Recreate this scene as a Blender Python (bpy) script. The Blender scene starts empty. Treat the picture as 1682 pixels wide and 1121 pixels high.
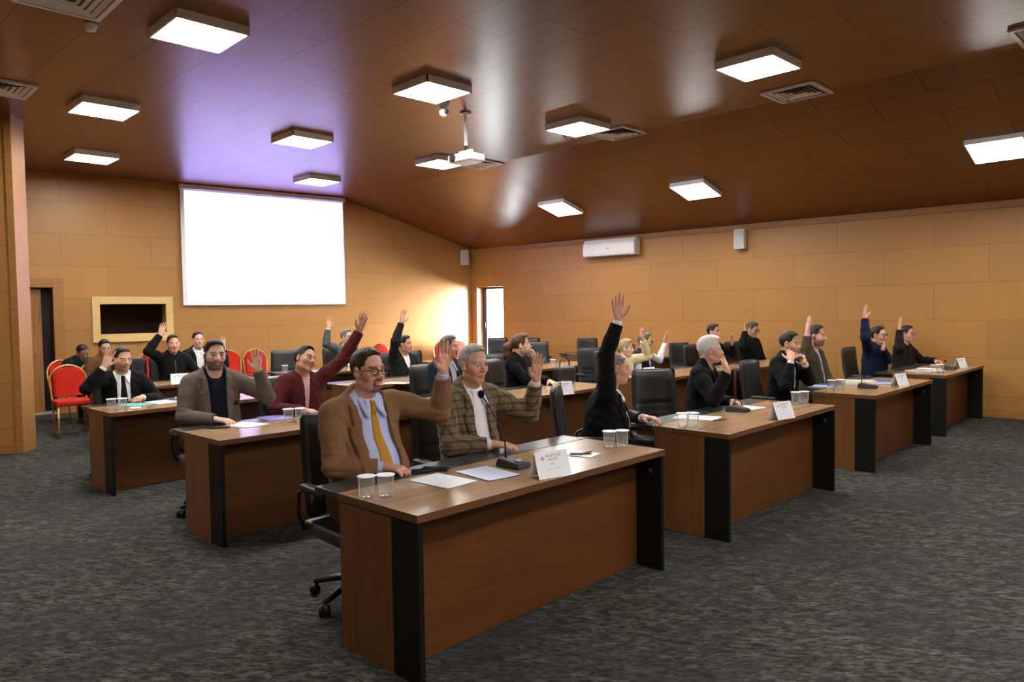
import bpy, bmesh, math, random
import numpy as np
from mathutils import Vector, Matrix, Euler
random.seed(7); np.random.seed(7)
scene = bpy.context.scene
COL = scene.collection
rad = math.radians

# ------------------------------------------------------------------ camera, world, sun, exposure
F_PX, PITCH, ROLL, CAM_H = 1215.0, 2.40, -0.82, 1.62
cam_data = bpy.data.cameras.new('camera')
cam_data.sensor_fit = 'HORIZONTAL'; cam_data.sensor_width = 36.0
cam_data.lens = 36.0 * F_PX / 1682.0
cam_data.clip_start = 0.05; cam_data.clip_end = 200
cam_ob = bpy.data.objects.new('camera', cam_data); COL.objects.link(cam_ob)
_p, _r = rad(PITCH), rad(ROLL)
_fw = Vector((0, math.cos(_p), -math.sin(_p))); _rt = Vector((1, 0, 0)); _up = _rt.cross(_fw)
_r2 = _rt * math.cos(_r) + _up * math.sin(_r); _u2 = _up * math.cos(_r) - _rt * math.sin(_r)
_m = Matrix((( _r2.x, _u2.x, -_fw.x, 0), (_r2.y, _u2.y, -_fw.y, 0), (_r2.z, _u2.z, -_fw.z, CAM_H), (0, 0, 0, 1)))
cam_ob.matrix_world = _m
scene.camera = cam_ob

world = bpy.data.worlds.new('world'); scene.world = world; world.use_nodes = True
bgn = world.node_tree.nodes['Background']
bgn.inputs[0].default_value = (0.92, 0.96, 1.0, 1); bgn.inputs[1].default_value = 4.0

sun_data = bpy.data.lights.new('daylight', 'SUN'); sun_data.energy = 22.0; sun_data.angle = rad(48)
sun_data.color = (0.96, 0.94, 1.0)
sun = bpy.data.objects.new('daylight', sun_data); COL.objects.link(sun)
sun.rotation_euler = Vector((-1.0, -0.14, -0.03)).to_track_quat('-Z', 'Y').to_euler()

LAMP = 12.0                    # ceiling lamp diffusers
SCREEN = 0.62                  # lit projection screen
vs = scene.view_settings
vs.view_transform = 'Standard'; vs.look = 'None'; vs.gamma = 1.0; vs.use_curve_mapping = False
vs.exposure = 2.6

# ------------------------------------------------------------------ node materials
MATS = {}
class NB:
    """small node builder"""
    def __init__(s, name):
        s.m = bpy.data.materials.new(name); s.m.use_nodes = True
        s.t = s.m.node_tree; s.b = s.t.nodes['Principled BSDF']
    def n(s, typ, **kw):
        nd = s.t.nodes.new(typ)
        for k, v in kw.items():
            if k.startswith('i_'): nd.inputs[k[2:].replace('_', ' ')].default_value = v
            else: setattr(nd, k, v)
        return nd
    def l(s, a, b): s.t.links.new(a, b)
    def coords(s, scale=(1, 1, 1), rot=(0, 0, 0), loc=(0, 0, 0), swap=None):
        tc = s.n('ShaderNodeTexCoord'); out = tc.outputs['Object']
        if swap == 'xz':
            sp = s.n('ShaderNodeSeparateXYZ'); cb = s.n('ShaderNodeCombineXYZ'); s.l(out, sp.inputs[0])
            s.l(sp.outputs[0], cb.inputs[0]); s.l(sp.outputs[2], cb.inputs[1]); out = cb.outputs[0]
        mp = s.n('ShaderNodeMapping'); mp.inputs['Scale'].default_value = scale
        mp.inputs['Rotation'].default_value = rot; mp.inputs['Location'].default_value = loc
        s.l(out, mp.inputs[0]); return mp.outputs[0]
    def noise(s, vec, scale, detail=4, rough=.55):
        nd = s.n('ShaderNodeTexNoise'); nd.inputs['Scale'].default_value = scale
        nd.inputs['Detail'].default_value = detail; nd.inputs['Roughness'].default_value = rough
        s.l(vec, nd.inputs['Vector']); return nd.outputs[0]
    def ramp(s, fac, stops):
        r = s.n('ShaderNodeValToRGB'); e = r.color_ramp.elements
        while len(e) < len(stops): e.new(0.5)
        for el, (p, c) in zip(e, stops): el.position = p; el.color = (*c, 1)
        s.l(fac, r.inputs[0]); return r.outputs[0]
    def mix(s, a, b, fac, mode='MIX'):
        m = s.n('ShaderNodeMix', data_type='RGBA', blend_type=mode)
        for sock, v in ((m.inputs[0], fac), (m.inputs[6], a), (m.inputs[7], b)):
            if hasattr(v, 'is_output'): s.l(v, sock)
            elif isinstance(v, (int, float)): sock.default_value = v
            else: sock.default_value = (*v, 1)
        return m.outputs[2]
    def bump(s, h, strength=.2, dist=.01):
        b = s.n('ShaderNodeBump'); b.inputs['Strength'].default_value = strength; b.inputs['Distance'].default_value = dist
        s.l(h, b.inputs['Height']); s.l(b.outputs[0], s.b.inputs['Normal'])
    def col(s, v):
        if hasattr(v, 'is_output'): s.l(v, s.b.inputs['Base Color'])
        else: s.b.inputs['Base Color'].default_value = (*v, 1)
    def set(s, rough=.5, metal=0, spec=.5, trans=0, sheen=0, coat=0):
        s.b.inputs['Roughness'].default_value = rough; s.b.inputs['Metallic'].default_value = metal
        s.b.inputs['Specular IOR Level'].default_value = spec; s.b.inputs['Transmission Weight'].default_value = trans
        s.b.inputs['Sheen Weight'].default_value = sheen; s.b.inputs['Coat Weight'].default_value = coat
        return s.m

def mul(c, k): return tuple(x * k for x in c)

def plain(name, c, rough=.5, metal=0, spec=.5, noise=.08, nscale=30, **kw):
    if name in MATS: return MATS[name]
    b = NB(name); v = b.noise(b.coords(), nscale, 3)
    b.col(b.mix(mul(c, 1 - noise), mul(c, 1 + noise), v)); MATS[name] = b.set(rough, metal, spec, **kw); return MATS[name]

def emit(name, c, s):
    if name in MATS: return MATS[name]
    b = NB(name); b.col((.8, .8, .8)); b.b.inputs['Emission Color'].default_value = (*c, 1); b.b.inputs['Emission Strength'].default_value = s
    MATS[name] = b.set(.5); return MATS[name]

def wood(name, c, grain='x', rough=.38, spec=.5, contrast=.35):
    if name in MATS: return MATS[name]
    b = NB(name); sc = {'x': (.7, 14, 14), 'z': (14, 14, .7), 'y': (14, .7, 14)}[grain]
    v = b.noise(b.coords(scale=sc), 2.2, 6, .62)
    sc2 = {'x': (2, 90, 90), 'z': (90, 90, 2), 'y': (90, 2, 90)}[grain]
    f = b.noise(b.coords(scale=sc2), 1.5, 2)
    c1 = b.ramp(v, [(.3, mul(c, 1 - contrast)), (.5, c), (.72, mul(c, 1 + contrast))])
    b.col(b.mix(c1, mul(c, .55), b.ramp(f, [(.52, (0, 0, 0)), (.75, (.35, .35, .35))])))
    b.bump(f, .06, .002); MATS[name] = b.set(rough, 0, spec); return MATS[name]

def fabric(name, c, rough=.85, bump=.25, var=.14, scale=14, sheen=.02):
    if name in MATS: return MATS[name]
    b = NB(name); co = b.coords(); v = b.noise(co, scale, 4); w = b.noise(co, 420, 2)
    b.col(b.mix(b.mix(mul(c, 1 - var), mul(c, 1 + var), v), mul(c, .75), b.ramp(w, [(.45, (0, 0, 0)), (.7, (.4, .4, .4))])))
    big = b.noise(b.coords(scale=(1, 1, .55)), 16, 2, .4)
    b.bump(b.mix(big, w, .12), bump, .02); MATS[name] = b.set(rough, 0, .12, sheen=sheen); return MATS[name]

def plaid_fabric(name, c, dark, light):
    b = NB(name); tc = b.n('ShaderNodeTexCoord'); sp = b.n('ShaderNodeSeparateXYZ'); b.l(tc.outputs['Object'], sp.inputs[0])
    def stripe(sock, period, width):
        m = b.n('ShaderNodeMath', operation='MULTIPLY'); b.l(sock, m.inputs[0]); m.inputs[1].default_value = 1 / period
        fr = b.n('ShaderNodeMath', operation='FRACT'); b.l(m.outputs[0], fr.inputs[0])
        lt = b.n('ShaderNodeMath', operation='LESS_THAN'); b.l(fr.outputs[0], lt.inputs[0]); lt.inputs[1].default_value = width
        return lt.outputs[0]
    ad = b.n('ShaderNodeMath', operation='ADD'); b.l(sp.outputs[0], ad.inputs[0]); b.l(sp.outputs[1], ad.inputs[1])
    a1 = stripe(ad.outputs[0], .048, .28); a2 = stripe(sp.outputs[2], .048, .28)
    b1 = stripe(ad.outputs[0], .016, .3); b2 = stripe(sp.outputs[2], .016, .3)
    co = b.coords(); w = b.noise(co, 300, 2); v = b.noise(co, 14, 3)
    base = b.mix(mul(c, .8), mul(c, 1.25), v)
    def half(s_, k):
        m = b.n('ShaderNodeMath', operation='MULTIPLY'); b.l(s_, m.inputs[0]); m.inputs[1].default_value = k; return m.outputs[0]
    x = b.mix(base, light, half(b1, .25)); x = b.mix(x, light, half(b2, .25))
    x = b.mix(x, dark, half(a1, .6)); x = b.mix(x, dark, half(a2, .6))
    b.col(x); big = b.noise(b.coords(scale=(1, 1, .55)), 16, 2, .4); b.bump(b.mix(big, w, .2), .25, .02)
    MATS[name] = b.set(.9, 0, .2, sheen=.2); return MATS[name]

def attr_mat(name, rough=.5, spec=.4, sss=0):
    if name in MATS: return MATS[name]
    b = NB(name); a = b.n('ShaderNodeAttribute', attribute_name='Col'); v = b.noise(b.coords(), 60, 3)
    b.col(b.mix(a.outputs['Color'], (1, .82, .78), b.ramp(v, [(.4, (0, 0, 0)), (.8, (.10, .10, .10))]), 'MULTIPLY'))
    b.bump(b.noise(b.coords(), 220, 2), .05, .003); MATS[name] = b.set(rough, 0, spec); return MATS[name]

def panel_wood(name, c):
    """veneered acoustic wall panels: staggered joints, fine grooves (local x = along wall, z = up)"""
    b = NB(name); co = b.coords(swap='xz', loc=(0, .24, 0))
    br = b.n('ShaderNodeTexBrick'); br.offset = .5; br.squash = 1.0
    for k, v in (('Scale', 1.0), ('Mortar Size', .006), ('Mortar Smooth', .25), ('Bias', 0.0), ('Brick Width', 1.38), ('Row Height', .54)): br.inputs[k].default_value = v
    br.inputs['Color1'].default_value = (*mul(c, .94), 1); br.inputs['Color2'].default_value = (*mul(c, 1.06), 1); br.inputs['Mortar'].default_value = (*mul(c, .70), 1)
    b.l(co, br.inputs['Vector'])
    g = b.noise(b.coords(scale=(1.2, 10, 16)), 2.0, 5)
    wv = b.n('ShaderNodeTexWave', wave_type='BANDS', bands_direction='X'); wv.inputs['Scale'].default_value = 9.8
    b.l(b.coords(swap='xz'), wv.inputs['Vector'])
    x = b.mix(br.outputs['Color'], mul(c, .8), b.ramp(g, [(.35, (0, 0, 0)), (.75, (.35, .35, .35))]))
    x = b.mix(x, mul(c, .62), b.ramp(wv.outputs['Fac'], [(0.0, (.28, .28, .28)), (.22, (0, 0, 0))]))
    b.col(x); MATS[name] = b.set(.42, 0, .45); return MATS[name]

def ceiling_mat():
    b = NB('ceiling_panels'); c = (.185, .066, .0135)
    co = b.coords(rot=(0, 0, rad(-136.2)))
    br = b.n('ShaderNodeTexBrick'); br.offset = .5
    for k, v in (('Scale', 1.0), ('Mortar Size', .006), ('Mortar Smooth', .3), ('Bias', 0.0), ('Brick Width', 1.15), ('Row Height', .52)): br.inputs[k].default_value = v
    br.inputs['Color1'].default_value = (*mul(c, .95), 1); br.inputs['Color2'].default_value = (*mul(c, 1.05), 1); br.inputs['Mortar'].default_value = (*mul(c, .30), 1)
    b.l(co, br.inputs['Vector'])
    g = b.noise(b.coords(rot=(0, 0, rad(-136.2)), scale=(1.0, 9, 1)), 1.6, 5)
    b.col(b.mix(br.outputs['Color'], mul(c, .85), b.ramp(g, [(.3, (0, 0, 0)), (.8, (.3, .3, .3))])))
    wob = b.noise(b.coords(), .9, 2); b.bump(wob, .05, .02)
    sp_ = b.n('ShaderNodeMapRange'); b.l(br.outputs['Fac'], sp_.inputs[0]); sp_.inputs[3].default_value = .5; sp_.inputs[4].default_value = .3; b.l(sp_.outputs[0], b.b.inputs['Specular IOR Level'])
    MATS['ceiling'] = b.set(.31, 0, .5); return MATS['ceiling']

def carpet_mat():
    b = NB('carpet'); r = (0, 0, rad(-136.2))
    a = b.noise(b.coords(rot=r, scale=(1, 2.0, 1)), 7.0, 8, .74)
    s = b.noise(b.coords(rot=r, scale=(1, 2.6, 1)), 17, 5, .68)
    big = b.noise(b.coords(rot=r, scale=(1, 1.3, 1)), 1.1, 4, .6)
    c1 = b.ramp(a, [(.36, (.022, .023, .021)), (.5, (.068, .068, .058)), (.62, (.126, .125, .104))])
    c2 = b.mix(c1, (.014, .015, .015), b.ramp(s, [(.47, (0, 0, 0)), (.58, (.85, .85, .85))]))
    c3 = b.mix(c2, (.036, .036, .041), b.ramp(big, [(.42, (0, 0, 0)), (.62, (.55, .55, .55))]))
    b.col(c3); b.bump(b.noise(b.coords(), 260, 2), .5, .006); MATS['carpet'] = b.set(.95, 0, .1); return MATS['carpet']

WALLC = (.43, .208, .056)
M_wall = panel_wood('wall_veneer', WALLC); M_ceil = ceiling_mat(); M_carpet = carpet_mat()
M_trim = wood('trim_veneer', (.36, .17, .048), 'x', .45, .4, .15)
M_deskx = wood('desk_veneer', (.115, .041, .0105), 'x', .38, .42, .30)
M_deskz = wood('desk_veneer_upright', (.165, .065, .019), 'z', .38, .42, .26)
M_top = wood('desk_top_veneer', (.34, .20, .098), 'x', .24, .7, .20)  # base lightened to carry a window reflection on the tops
M_black = plain('black_laminate', (.006, .0065, .0065), .5, 0, .25)
M_edge_shade = wood('desk_edge_shaded_veneer', (.135, .058, .021), 'x', .4, .5, .2)  # desk wood darkened for the weaker light on upright edges
M_inlay = plain('black_writing_band', (.022, .026, .026), .30, 0, .6)
M_leather = plain('black_leather', (.020, .022, .023), .40, 0, .5, .3, 60)
M_plastic = plain('black_plastic', (.015, .015, .016), .45)
M_chrome = plain('chrome', (.6, .6, .62), .18, 1)
M_white = plain('white_plastic', (.78, .78, .77), .38)
M_whitemetal = plain('white_metal', (.90, .88, .88), .4)
M_paper = plain('white_paper', (.86, .86, .88), .75, 0, .2, .02)
M_paperblue = plain('bluish_paper', (.66, .72, .90), .75, 0, .2, .03)
M_red = fabric('red_velvet', (.50, .022, .012), .8, .15, .1, 30)
M_gold = plain('gold_paint', (.62, .40, .13), .35, .6)
M_pale = wood('pale_wood', (.72, .50, .20), 'x', .5, .35, .12)
M_lamp = emit('lamp_diffuser', (1.0, .97, .92), LAMP)
M_ink = plain('grey_ink', (.25, .25, .30), .8)
M_skin_attr = attr_mat('skin', .48, .4)
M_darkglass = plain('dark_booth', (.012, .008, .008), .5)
def clear_glass(name, tint, gloss, k, glint_white=0):
    """clear sheet: see-through with a mirror-like share that grows at grazing angles"""
    b = NB(name); t = b.t; tr = b.n('ShaderNodeBsdfTransparent'); tr.inputs[0].default_value = (*tint, 1)
    gl = b.n('ShaderNodeBsdfGlossy'); gl.inputs['Roughness'].default_value = .04; gl.inputs[0].default_value = (gloss, gloss, gloss, 1)
    lw = b.n('ShaderNodeLayerWeight'); lw.inputs[0].default_value = k; mx = b.n('ShaderNodeMixShader')
    b.l(lw.outputs['Fresnel'], mx.inputs[0]); b.l(tr.outputs[0], mx.inputs[1]); b.l(gl.outputs[0], mx.inputs[2])
    out = t.nodes['Material Output']; 
    if glint_white:  # white diffuse share stands in for highlights on the glass
        df = b.n('ShaderNodeBsdfTranslucent'); df.inputs[0].default_value = (.9, .92, .92, 1); d2 = b.n('ShaderNodeBsdfDiffuse'); d2.inputs[0].default_value = (.9, .92, .92, 1)
        m1 = b.n('ShaderNodeMixShader'); m1.inputs[0].default_value = .5; b.l(df.outputs[0], m1.inputs[1]); b.l(d2.outputs[0], m1.inputs[2])
        m2 = b.n('ShaderNodeMixShader'); m2.inputs[0].default_value = glint_white; b.l(mx.outputs[0], m2.inputs[1]); b.l(m1.outputs[0], m2.inputs[2]); mx = m2
    b.l(mx.outputs[0], out.inputs['Surface']); return b.m
M_glass = clear_glass('tumbler_glass', (.97, .98, .98), .95, .15, .16)
M_wglass = clear_glass('window_glass', (.97, .98, .98), .9, .12)

# ------------------------------------------------------------------ mesh helpers
def link(name, me, parent=None, mat=None, loc=None, rotz=None, smooth=False):
    o = bpy.data.objects.new(name, me); COL.objects.link(o)
    if mat is not None and not me.materials: me.materials.append(mat)
    if parent is not None: o.parent = parent
    if loc is not None: o.location = loc
    if rotz is not None: o.rotation_euler = (0, 0, rotz)
    if smooth:
        me.polygons.foreach_set('use_smooth', [True] * len(me.polygons))
    return o
def thing(o, label, cat, group=None):
    o['label'] = label; o['category'] = cat
    if group: o['group'] = group
    return o
def empty(name, loc=(0, 0, 0), rotz=0):
    o = bpy.data.objects.new(name, None); COL.objects.link(o); o.location = loc; o.rotation_euler = (0, 0, rotz); o.empty_display_size = .1; return o
def struct(o): o['kind'] = 'structure'; return o

class MB:
    def __init__(s): s.bm = bmesh.new()
    def box(s, lo, hi, bevel=0, M=None, seg=2):
        vs_ = bmesh.ops.create_cube(s.bm, size=1)['verts']
        c = [(a + b) / 2 for a, b in zip(lo, hi)]; d = [b - a for a, b in zip(lo, hi)]
        for v in vs_: v.co = Vector((v.co.x * d[0] + c[0], v.co.y * d[1] + c[1], v.co.z * d[2] + c[2]))
        if bevel:
            es = list({e for v in vs_ for e in v.link_edges})
            r = bmesh.ops.bevel(s.bm, geom=es, offset=bevel, segments=seg, affect='EDGES', profile=.6); vs_ = list({v for f in r['faces'] for v in f.verts} | set(v for v in vs_ if v.is_valid))
        if M is not None:
            for v in vs_: v.co = M @ v.co
        return s
    def lathe(s, prof, n=24, M=None, cap=True):
        rings = []
        for (r, z) in prof:
            rings.append([s.bm.verts.new((r * math.cos(2 * math.pi * i / n), r * math.sin(2 * math.pi * i / n), z)) for i in range(n)])
        for a, b in zip(rings, rings[1:]):
            for i in range(n): s.bm.faces.new((a[i], a[(i + 1) % n], b[(i + 1) % n], b[i]))
        if cap: s.bm.faces.new(rings[0][::-1]); s.bm.faces.new(rings[-1])
        if M is not None:
            for r in rings:
                for v in r: v.co = M @ v.co
        return s
    def tube(s, pts, r, n=8, closed=False):
        pts = [Vector(p) for p in pts]; rings = []; N = len(pts); ref = Vector((0, 0, 1))
        rr = r if isinstance(r, (list, tuple)) else [r] * N
        for i, p in enumerate(pts):
            t = (pts[(i + 1) % N] - pts[i - 1]) if closed else (pts[min(i + 1, N - 1)] - pts[max(i - 1, 0)])
            t.normalize()
            if abs(t.dot(ref)) > .95: ref = Vector((1, 0, 0)) if abs(t.x) < .9 else Vector((0, 1, 0))
            a = t.cross(ref).normalized(); b = a.cross(t).normalized(); ref = b
            rings.append([s.bm.verts.new(p + (a * math.cos(2 * math.pi * k / n) + b * math.sin(2 * math.pi * k / n)) * rr[i]) for k in range(n)])
        pr = list(zip(rings, rings[1:])) + ([(rings[-1], rings[0])] if closed else [])
        for a, b in pr:
            for k in range(n): s.bm.faces.new((a[k], a[(k + 1) % n], b[(k + 1) % n], b[k]))
        if not closed: s.bm.faces.new(rings[0][::-1]); s.bm.faces.new(rings[-1])
        return s
    def grid(s, P):
        V = [[s.bm.verts.new(p) for p in row] for row in P]
        for a, b in zip(V, V[1:]):
            for i in range(len(a) - 1): s.bm.faces.new((a[i], a[i + 1], b[i + 1], b[i]))
        return s
    def prism(s, poly, z0, z1):
        a = [s.bm.verts.new((*p, z0)) for p in poly]; b = [s.bm.verts.new((*p, z1)) for p in poly]; n = len(poly)
        s.bm.faces.new(a[::-1]); s.bm.faces.new(b)
        for i in range(n): s.bm.faces.new((a[i], a[(i + 1) % n], b[(i + 1) % n], b[i]))
        return s
    def ball(s, c, r, n=12):
        d = bmesh.ops.create_uvsphere(s.bm, u_segments=n, v_segments=max(6, n // 2), radius=1)['verts']; rx = r if isinstance(r, (list, tuple)) else (r,) * 3
        for v in d: v.co = Vector((v.co.x * rx[0] + c[0], v.co.y * rx[1] + c[1], v.co.z * rx[2] + c[2]))
        return s
    def mesh(s, name, mat=None, smooth=False, recalc=True):
        if recalc: bmesh.ops.recalc_face_normals(s.bm, faces=s.bm.faces[:])
        me = bpy.data.meshes.new(name); s.bm.to_mesh(me); s.bm.free()
        if mat: me.materials.append(mat)
        if smooth: me.polygons.foreach_set('use_smooth', [True] * len(me.polygons))
        return me
    def obj(s, name, mat, parent=None, loc=None, rotz=None, smooth=False):
        return link(name, s.mesh(name, mat, smooth), parent, None, loc, rotz)

def dup(root, loc, rotz, label=None, cat=None, group=None):
    r = root.copy(); COL.objects.link(r); r.location = loc; r.rotation_euler = (0, 0, rotz)
    if label: r['label'] = label
    if cat: r['category'] = cat
    if group: r['group'] = group
    for ch in list(root.children):
        c = ch.copy(); COL.objects.link(c); c.parent = r
        for g in list(ch.children):
            d = g.copy(); COL.objects.link(d); d.parent = c
    return r

# ------------------------------------------------------------------ the room
C0 = Vector((-.93, 17.42)); K0 = Vector((-3.49, 15.45))
DA = Vector((-math.cos(rad(37.6)), -math.sin(rad(37.6))))         # along the screen wall, from corner to the left
DB = Vector((math.cos(rad(-42.0)), math.sin(rad(-42.0))))         # along the right wall, from corner to the right
R1 = C0 + DB * 15.0
K1 = K0 + Vector((.699, -.7155)) * 18.2
H4, H3 = 4.0, 3.05
BACK = [Vector((8.6, -3.5)), Vector((-7.0, -3.5)), Vector((-7.0, 8.44)), Vector((-5.83, 8.74)), Vector((-5.93, 9.14)), Vector((-9.5, 8.6))]
SW_END = C0 + DA * 10.9                                            # left end of the screen wall

def wall(name, P, Q, tops, holes, mat, outward, thick=.3, breaks=()):
    """upright wall from P to Q (2D); tops: list of (s, z); holes: (s0, s1, z0, z1). Local x = along, y = outward, z = up."""
    d = (Q - P); Ls = d.length; d.normalize(); ang = math.atan2(d.y, d.x)
    left = Vector((-d.y, d.x)); sgn = 1 if left.dot(outward) > 0 else -1
    def top(s_):
        for (a, za), (b, zb) in zip(tops, tops[1:]):
            if a <= s_ <= b + 1e-6: return za + (zb - za) * (s_ - a) / (b - a)
        return tops[-1][1]
    ss = sorted({0, Ls, *[t[0] for t in tops if 0 < t[0] < Ls], *[h[0] for h in holes], *[h[1] for h in holes]})
    zs = sorted({0.0, *[h[2] for h in holes], *[h[3] for h in holes]})
    m = MB(); bm = m.bm
    def q(*pts):
        bm.faces.new([bm.verts.new((x, y * sgn, z)) for x, y, z in pts])
    for i in range(len(ss) - 1):
        a, b = ss[i], ss[i + 1]
        for j in range(len(zs)):
            z0 = zs[j]; last = j == len(zs) - 1
            za = top(a) if last else zs[j + 1]; zb = top(b) if last else zs[j + 1]
            if any(h[0] - 1e-6 <= a and b <= h[1] + 1e-6 and h[2] - 1e-6 <= z0 and (not last) and zs[j + 1] <= h[3] + 1e-6 for h in holes): continue
            q((a, 0, z0), (b, 0, z0), (b, 0, zb), (a, 0, za)); q((a, thick, z0), (b, thick, z0), (b, thick, zb), (a, thick, za))
            if last: q((a, 0, za), (b, 0, zb), (b, thick, zb), (a, thick, za))
    for h in holes:
        a, b, z0, z1 = h
        q((a, 0, z0), (a, thick, z0), (a, thick, z1), (a, 0, z1)); q((b, 0, z0), (b, thick, z0), (b, thick, z1), (b, 0, z1))
        q((a, 0, z1), (b, 0, z1), (b, thick, z1), (a, thick, z1)); q((a, 0, z0), (b, 0, z0), (b, thick, z0), (a, thick, z0))
    q((0, 0, 0), (0, thick, 0), (0, thick, top(0)), (0, 0, top(0))); q((Ls, 0, 0), (Ls, thick, 0), (Ls, thick, top(Ls)), (Ls, 0, top(Ls)))
    bmesh.ops.remove_doubles(bm, verts=bm.verts[:], dist=1e-4)
    o = m.obj(name, mat, None, (P.x, P.y, 0), ang)
    return struct(o), ang, sgn

OUT_A = Vector((DA.y, -DA.x)); OUT_A = OUT_A if OUT_A.dot(Vector((0, 1))) > 0 else -OUT_A
OUT_B = Vector((-DB.y, DB.x)); OUT_B = OUT_B if OUT_B.dot(Vector((1, 1))) > 0 else -OUT_B
def on_A(s, off=0, z=0):                                          # point on the screen wall, off metres into the room
    p = C0 + DA * s - OUT_A * off; return Vector((p.x, p.y, z))
def on_B(s, off=0, z=0):
    p = C0 + DB * s - OUT_B * off; return Vector((p.x, p.y, z))
ANG_A = math.atan2(-DA.y, -DA.x)                                   # local x to the right along the screen wall
ANG_B = math.atan2(DB.y, DB.x)

sK = (K0 - C0).length
# booth window hole s, door hole s
BW = (6.69, 7.74, 1.30, 1.82); DOOR = (8.42, 8.98, 0.0, 2.10)
wallS, _, _ = wall('wall_back', C0, SW_END, [(0, H3), (sK, H4), (10.9, H4)], [BW, DOOR], M_wall, OUT_A)
WIN = (0.17, 1.0, 0.45, 2.16)
wallR, _, _ = wall('wall_right', C0, R1, [(0, H3), (15.0, H3)], [WIN], M_wall, OUT_B)
# the stub of wall standing at the left edge of the picture
st = Vector((-5.83, 8.74)); stl = Vector((-9.5, 8.1))
wallL, _, _ = wall('wall_left', stl, st, [(0, H4), ((st - stl).length, H4)], [], M_wall, Vector((0, 1)), .30)
ls_ = (st - stl).length
struct(MB().box((ls_ - .07, -.012, 0), (ls_ + .012, .312, H4), .004).obj('trim_1', M_trim, None, (stl.x, stl.y, 0), math.atan2((st - stl).y, (st - stl).x)))
struct(MB().box((0, -.014, 0), (ls_ - .07, 0, .12), .003).obj('baseboard_left', M_trim, None, (stl.x, stl.y, 0), math.atan2((st - stl).y, (st - stl).x)))
# walls that close the room outside the picture
wall('wall_far_left', SW_END, stl, [(0, H4), ((stl - SW_END).length, H4)], [], M_wall, Vector((-1, 0)))
wall('wall_near_left', Vector((-7.2, 8.45)), Vector((-7.2, -3.5)), [(0, H4), (11.95, H4)], [], M_wall, Vector((-1, 0)))
wall('wall_front', Vector((-7.2, -3.5)), Vector((8.6, -3.5)), [(0, H4), (15.8, H4)], [], M_wall, Vector((0, -1)))
wall('wall_near_right', Vector((8.6, -3.5)), R1, [(0, H4), ((R1 - Vector((8.6, -3.5))).length, H4)], [], M_wall, Vector((1, 0)))

# floor and ceiling
m = MB(); m.box((-11, -4, -.2), (12, 19.5, 0)); struct(m.obj('floor', M_carpet))
m = MB(); bm = m.bm; n = 24
rowk = [bm.verts.new((*(K0.lerp(K1, i / n)), H4)) for i in range(n + 1)]
rowr = [bm.verts.new((*(C0.lerp(R1, i / n)), H3)) for i in range(n + 1)]
for i in range(n): bm.faces.new((rowk[i], rowk[i + 1], rowr[i + 1], rowr[i]))
far = [Vector((10.6, 2.0)), Vector((10.6, -3.9)), Vector((-11, -3.9)), Vector((-11, 11.0)), SW_END]
fv = [bm.verts.new((*p, H4)) for p in far]
bm.faces.new(rowk[::-1] + fv[::-1][::1])
e0 = bm.verts.new((*(R1 + Vector((.6, -.2))), H3)); e1 = bm.verts.new((*(R1 + Vector((.6, .3))), H4))
bm.faces.new((rowk[-1], fv[0], e0, rowr[-1]))
bmesh.ops.triangulate(bm, faces=[f for f in bm.faces if len(f.verts) > 4])
me = m.mesh('ceiling', M_ceil)
ceil = link('ceiling', me); struct(ceil)
md = ceil.modifiers.new('s', 'SOLIDIFY'); md.thickness = .12; md.offset = 1
for f in me.polygons:
    pass
if me.polygons[0].normal.z < 0: pass
# cove trims at the top of the right wall and the skirting
def strip(name, fn, s0, s1, z0, z1, off, ang, mat):
    p = fn(s0); sgn = 1
    m = MB(); Ls = s1 - s0
    if fn is on_B: m.box((0, -off, z0), (Ls, 0, z1), .003); o = m.obj(name, mat, None, (p.x, p.y, 0), ang)
    else: m.box((-Ls, -off, z0), (0, 0, z1), .003); o = m.obj(name, mat, None, (p.x, p.y, 0), ang)
    return struct(o)
strip('trim_2', on_B, 0, 14.9, H3 - .10, H3, .02, ANG_B, M_trim)
strip('baseboard_right', on_B, 0, 14.9, 0, .12, .016, ANG_B, M_trim)
strip('baseboard_back', on_A, 0, 8.30, 0, .12, .016, ANG_A, M_trim)

# window_1: tall narrow opening beside the corner
sW0, sW1 = WIN[0], WIN[1]; FD = .27
wroot = struct(empty('window_1', on_B(sW0), ANG_B))
m = MB()
def wbox(m, x0, x1, y0, y1, z0, z1, bv=.004): m.box((x0, y0, z0), (x1, y1, z1), bv)
Wd = sW1 - sW0
wbox(m, 0, .12, .20, .27, .45, 2.16); wbox(m, Wd - .05, Wd, .20, .27, .45, 2.16); wbox(m, .05, Wd - .05, .20, .27, 2.11, 2.16); wbox(m, .05, Wd - .05, .20, .27, .45, .50)
fr = m.obj('window_frame', plain('grey_frame', (.045, .055, .085), .4), wroot)
MB().box((.12, .23, .50), (Wd - .05, .236, 2.11)).obj('window_pane', M_wglass, wroot)
MB().box((.0, -.03, .43), (Wd, .20, .452), .004).obj('window_sill', M_white, wroot)
MB().box((.075, .17, 1.2), (.095, .205, 1.34), .003).obj('window_handle', M_plastic, wroot)
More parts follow.
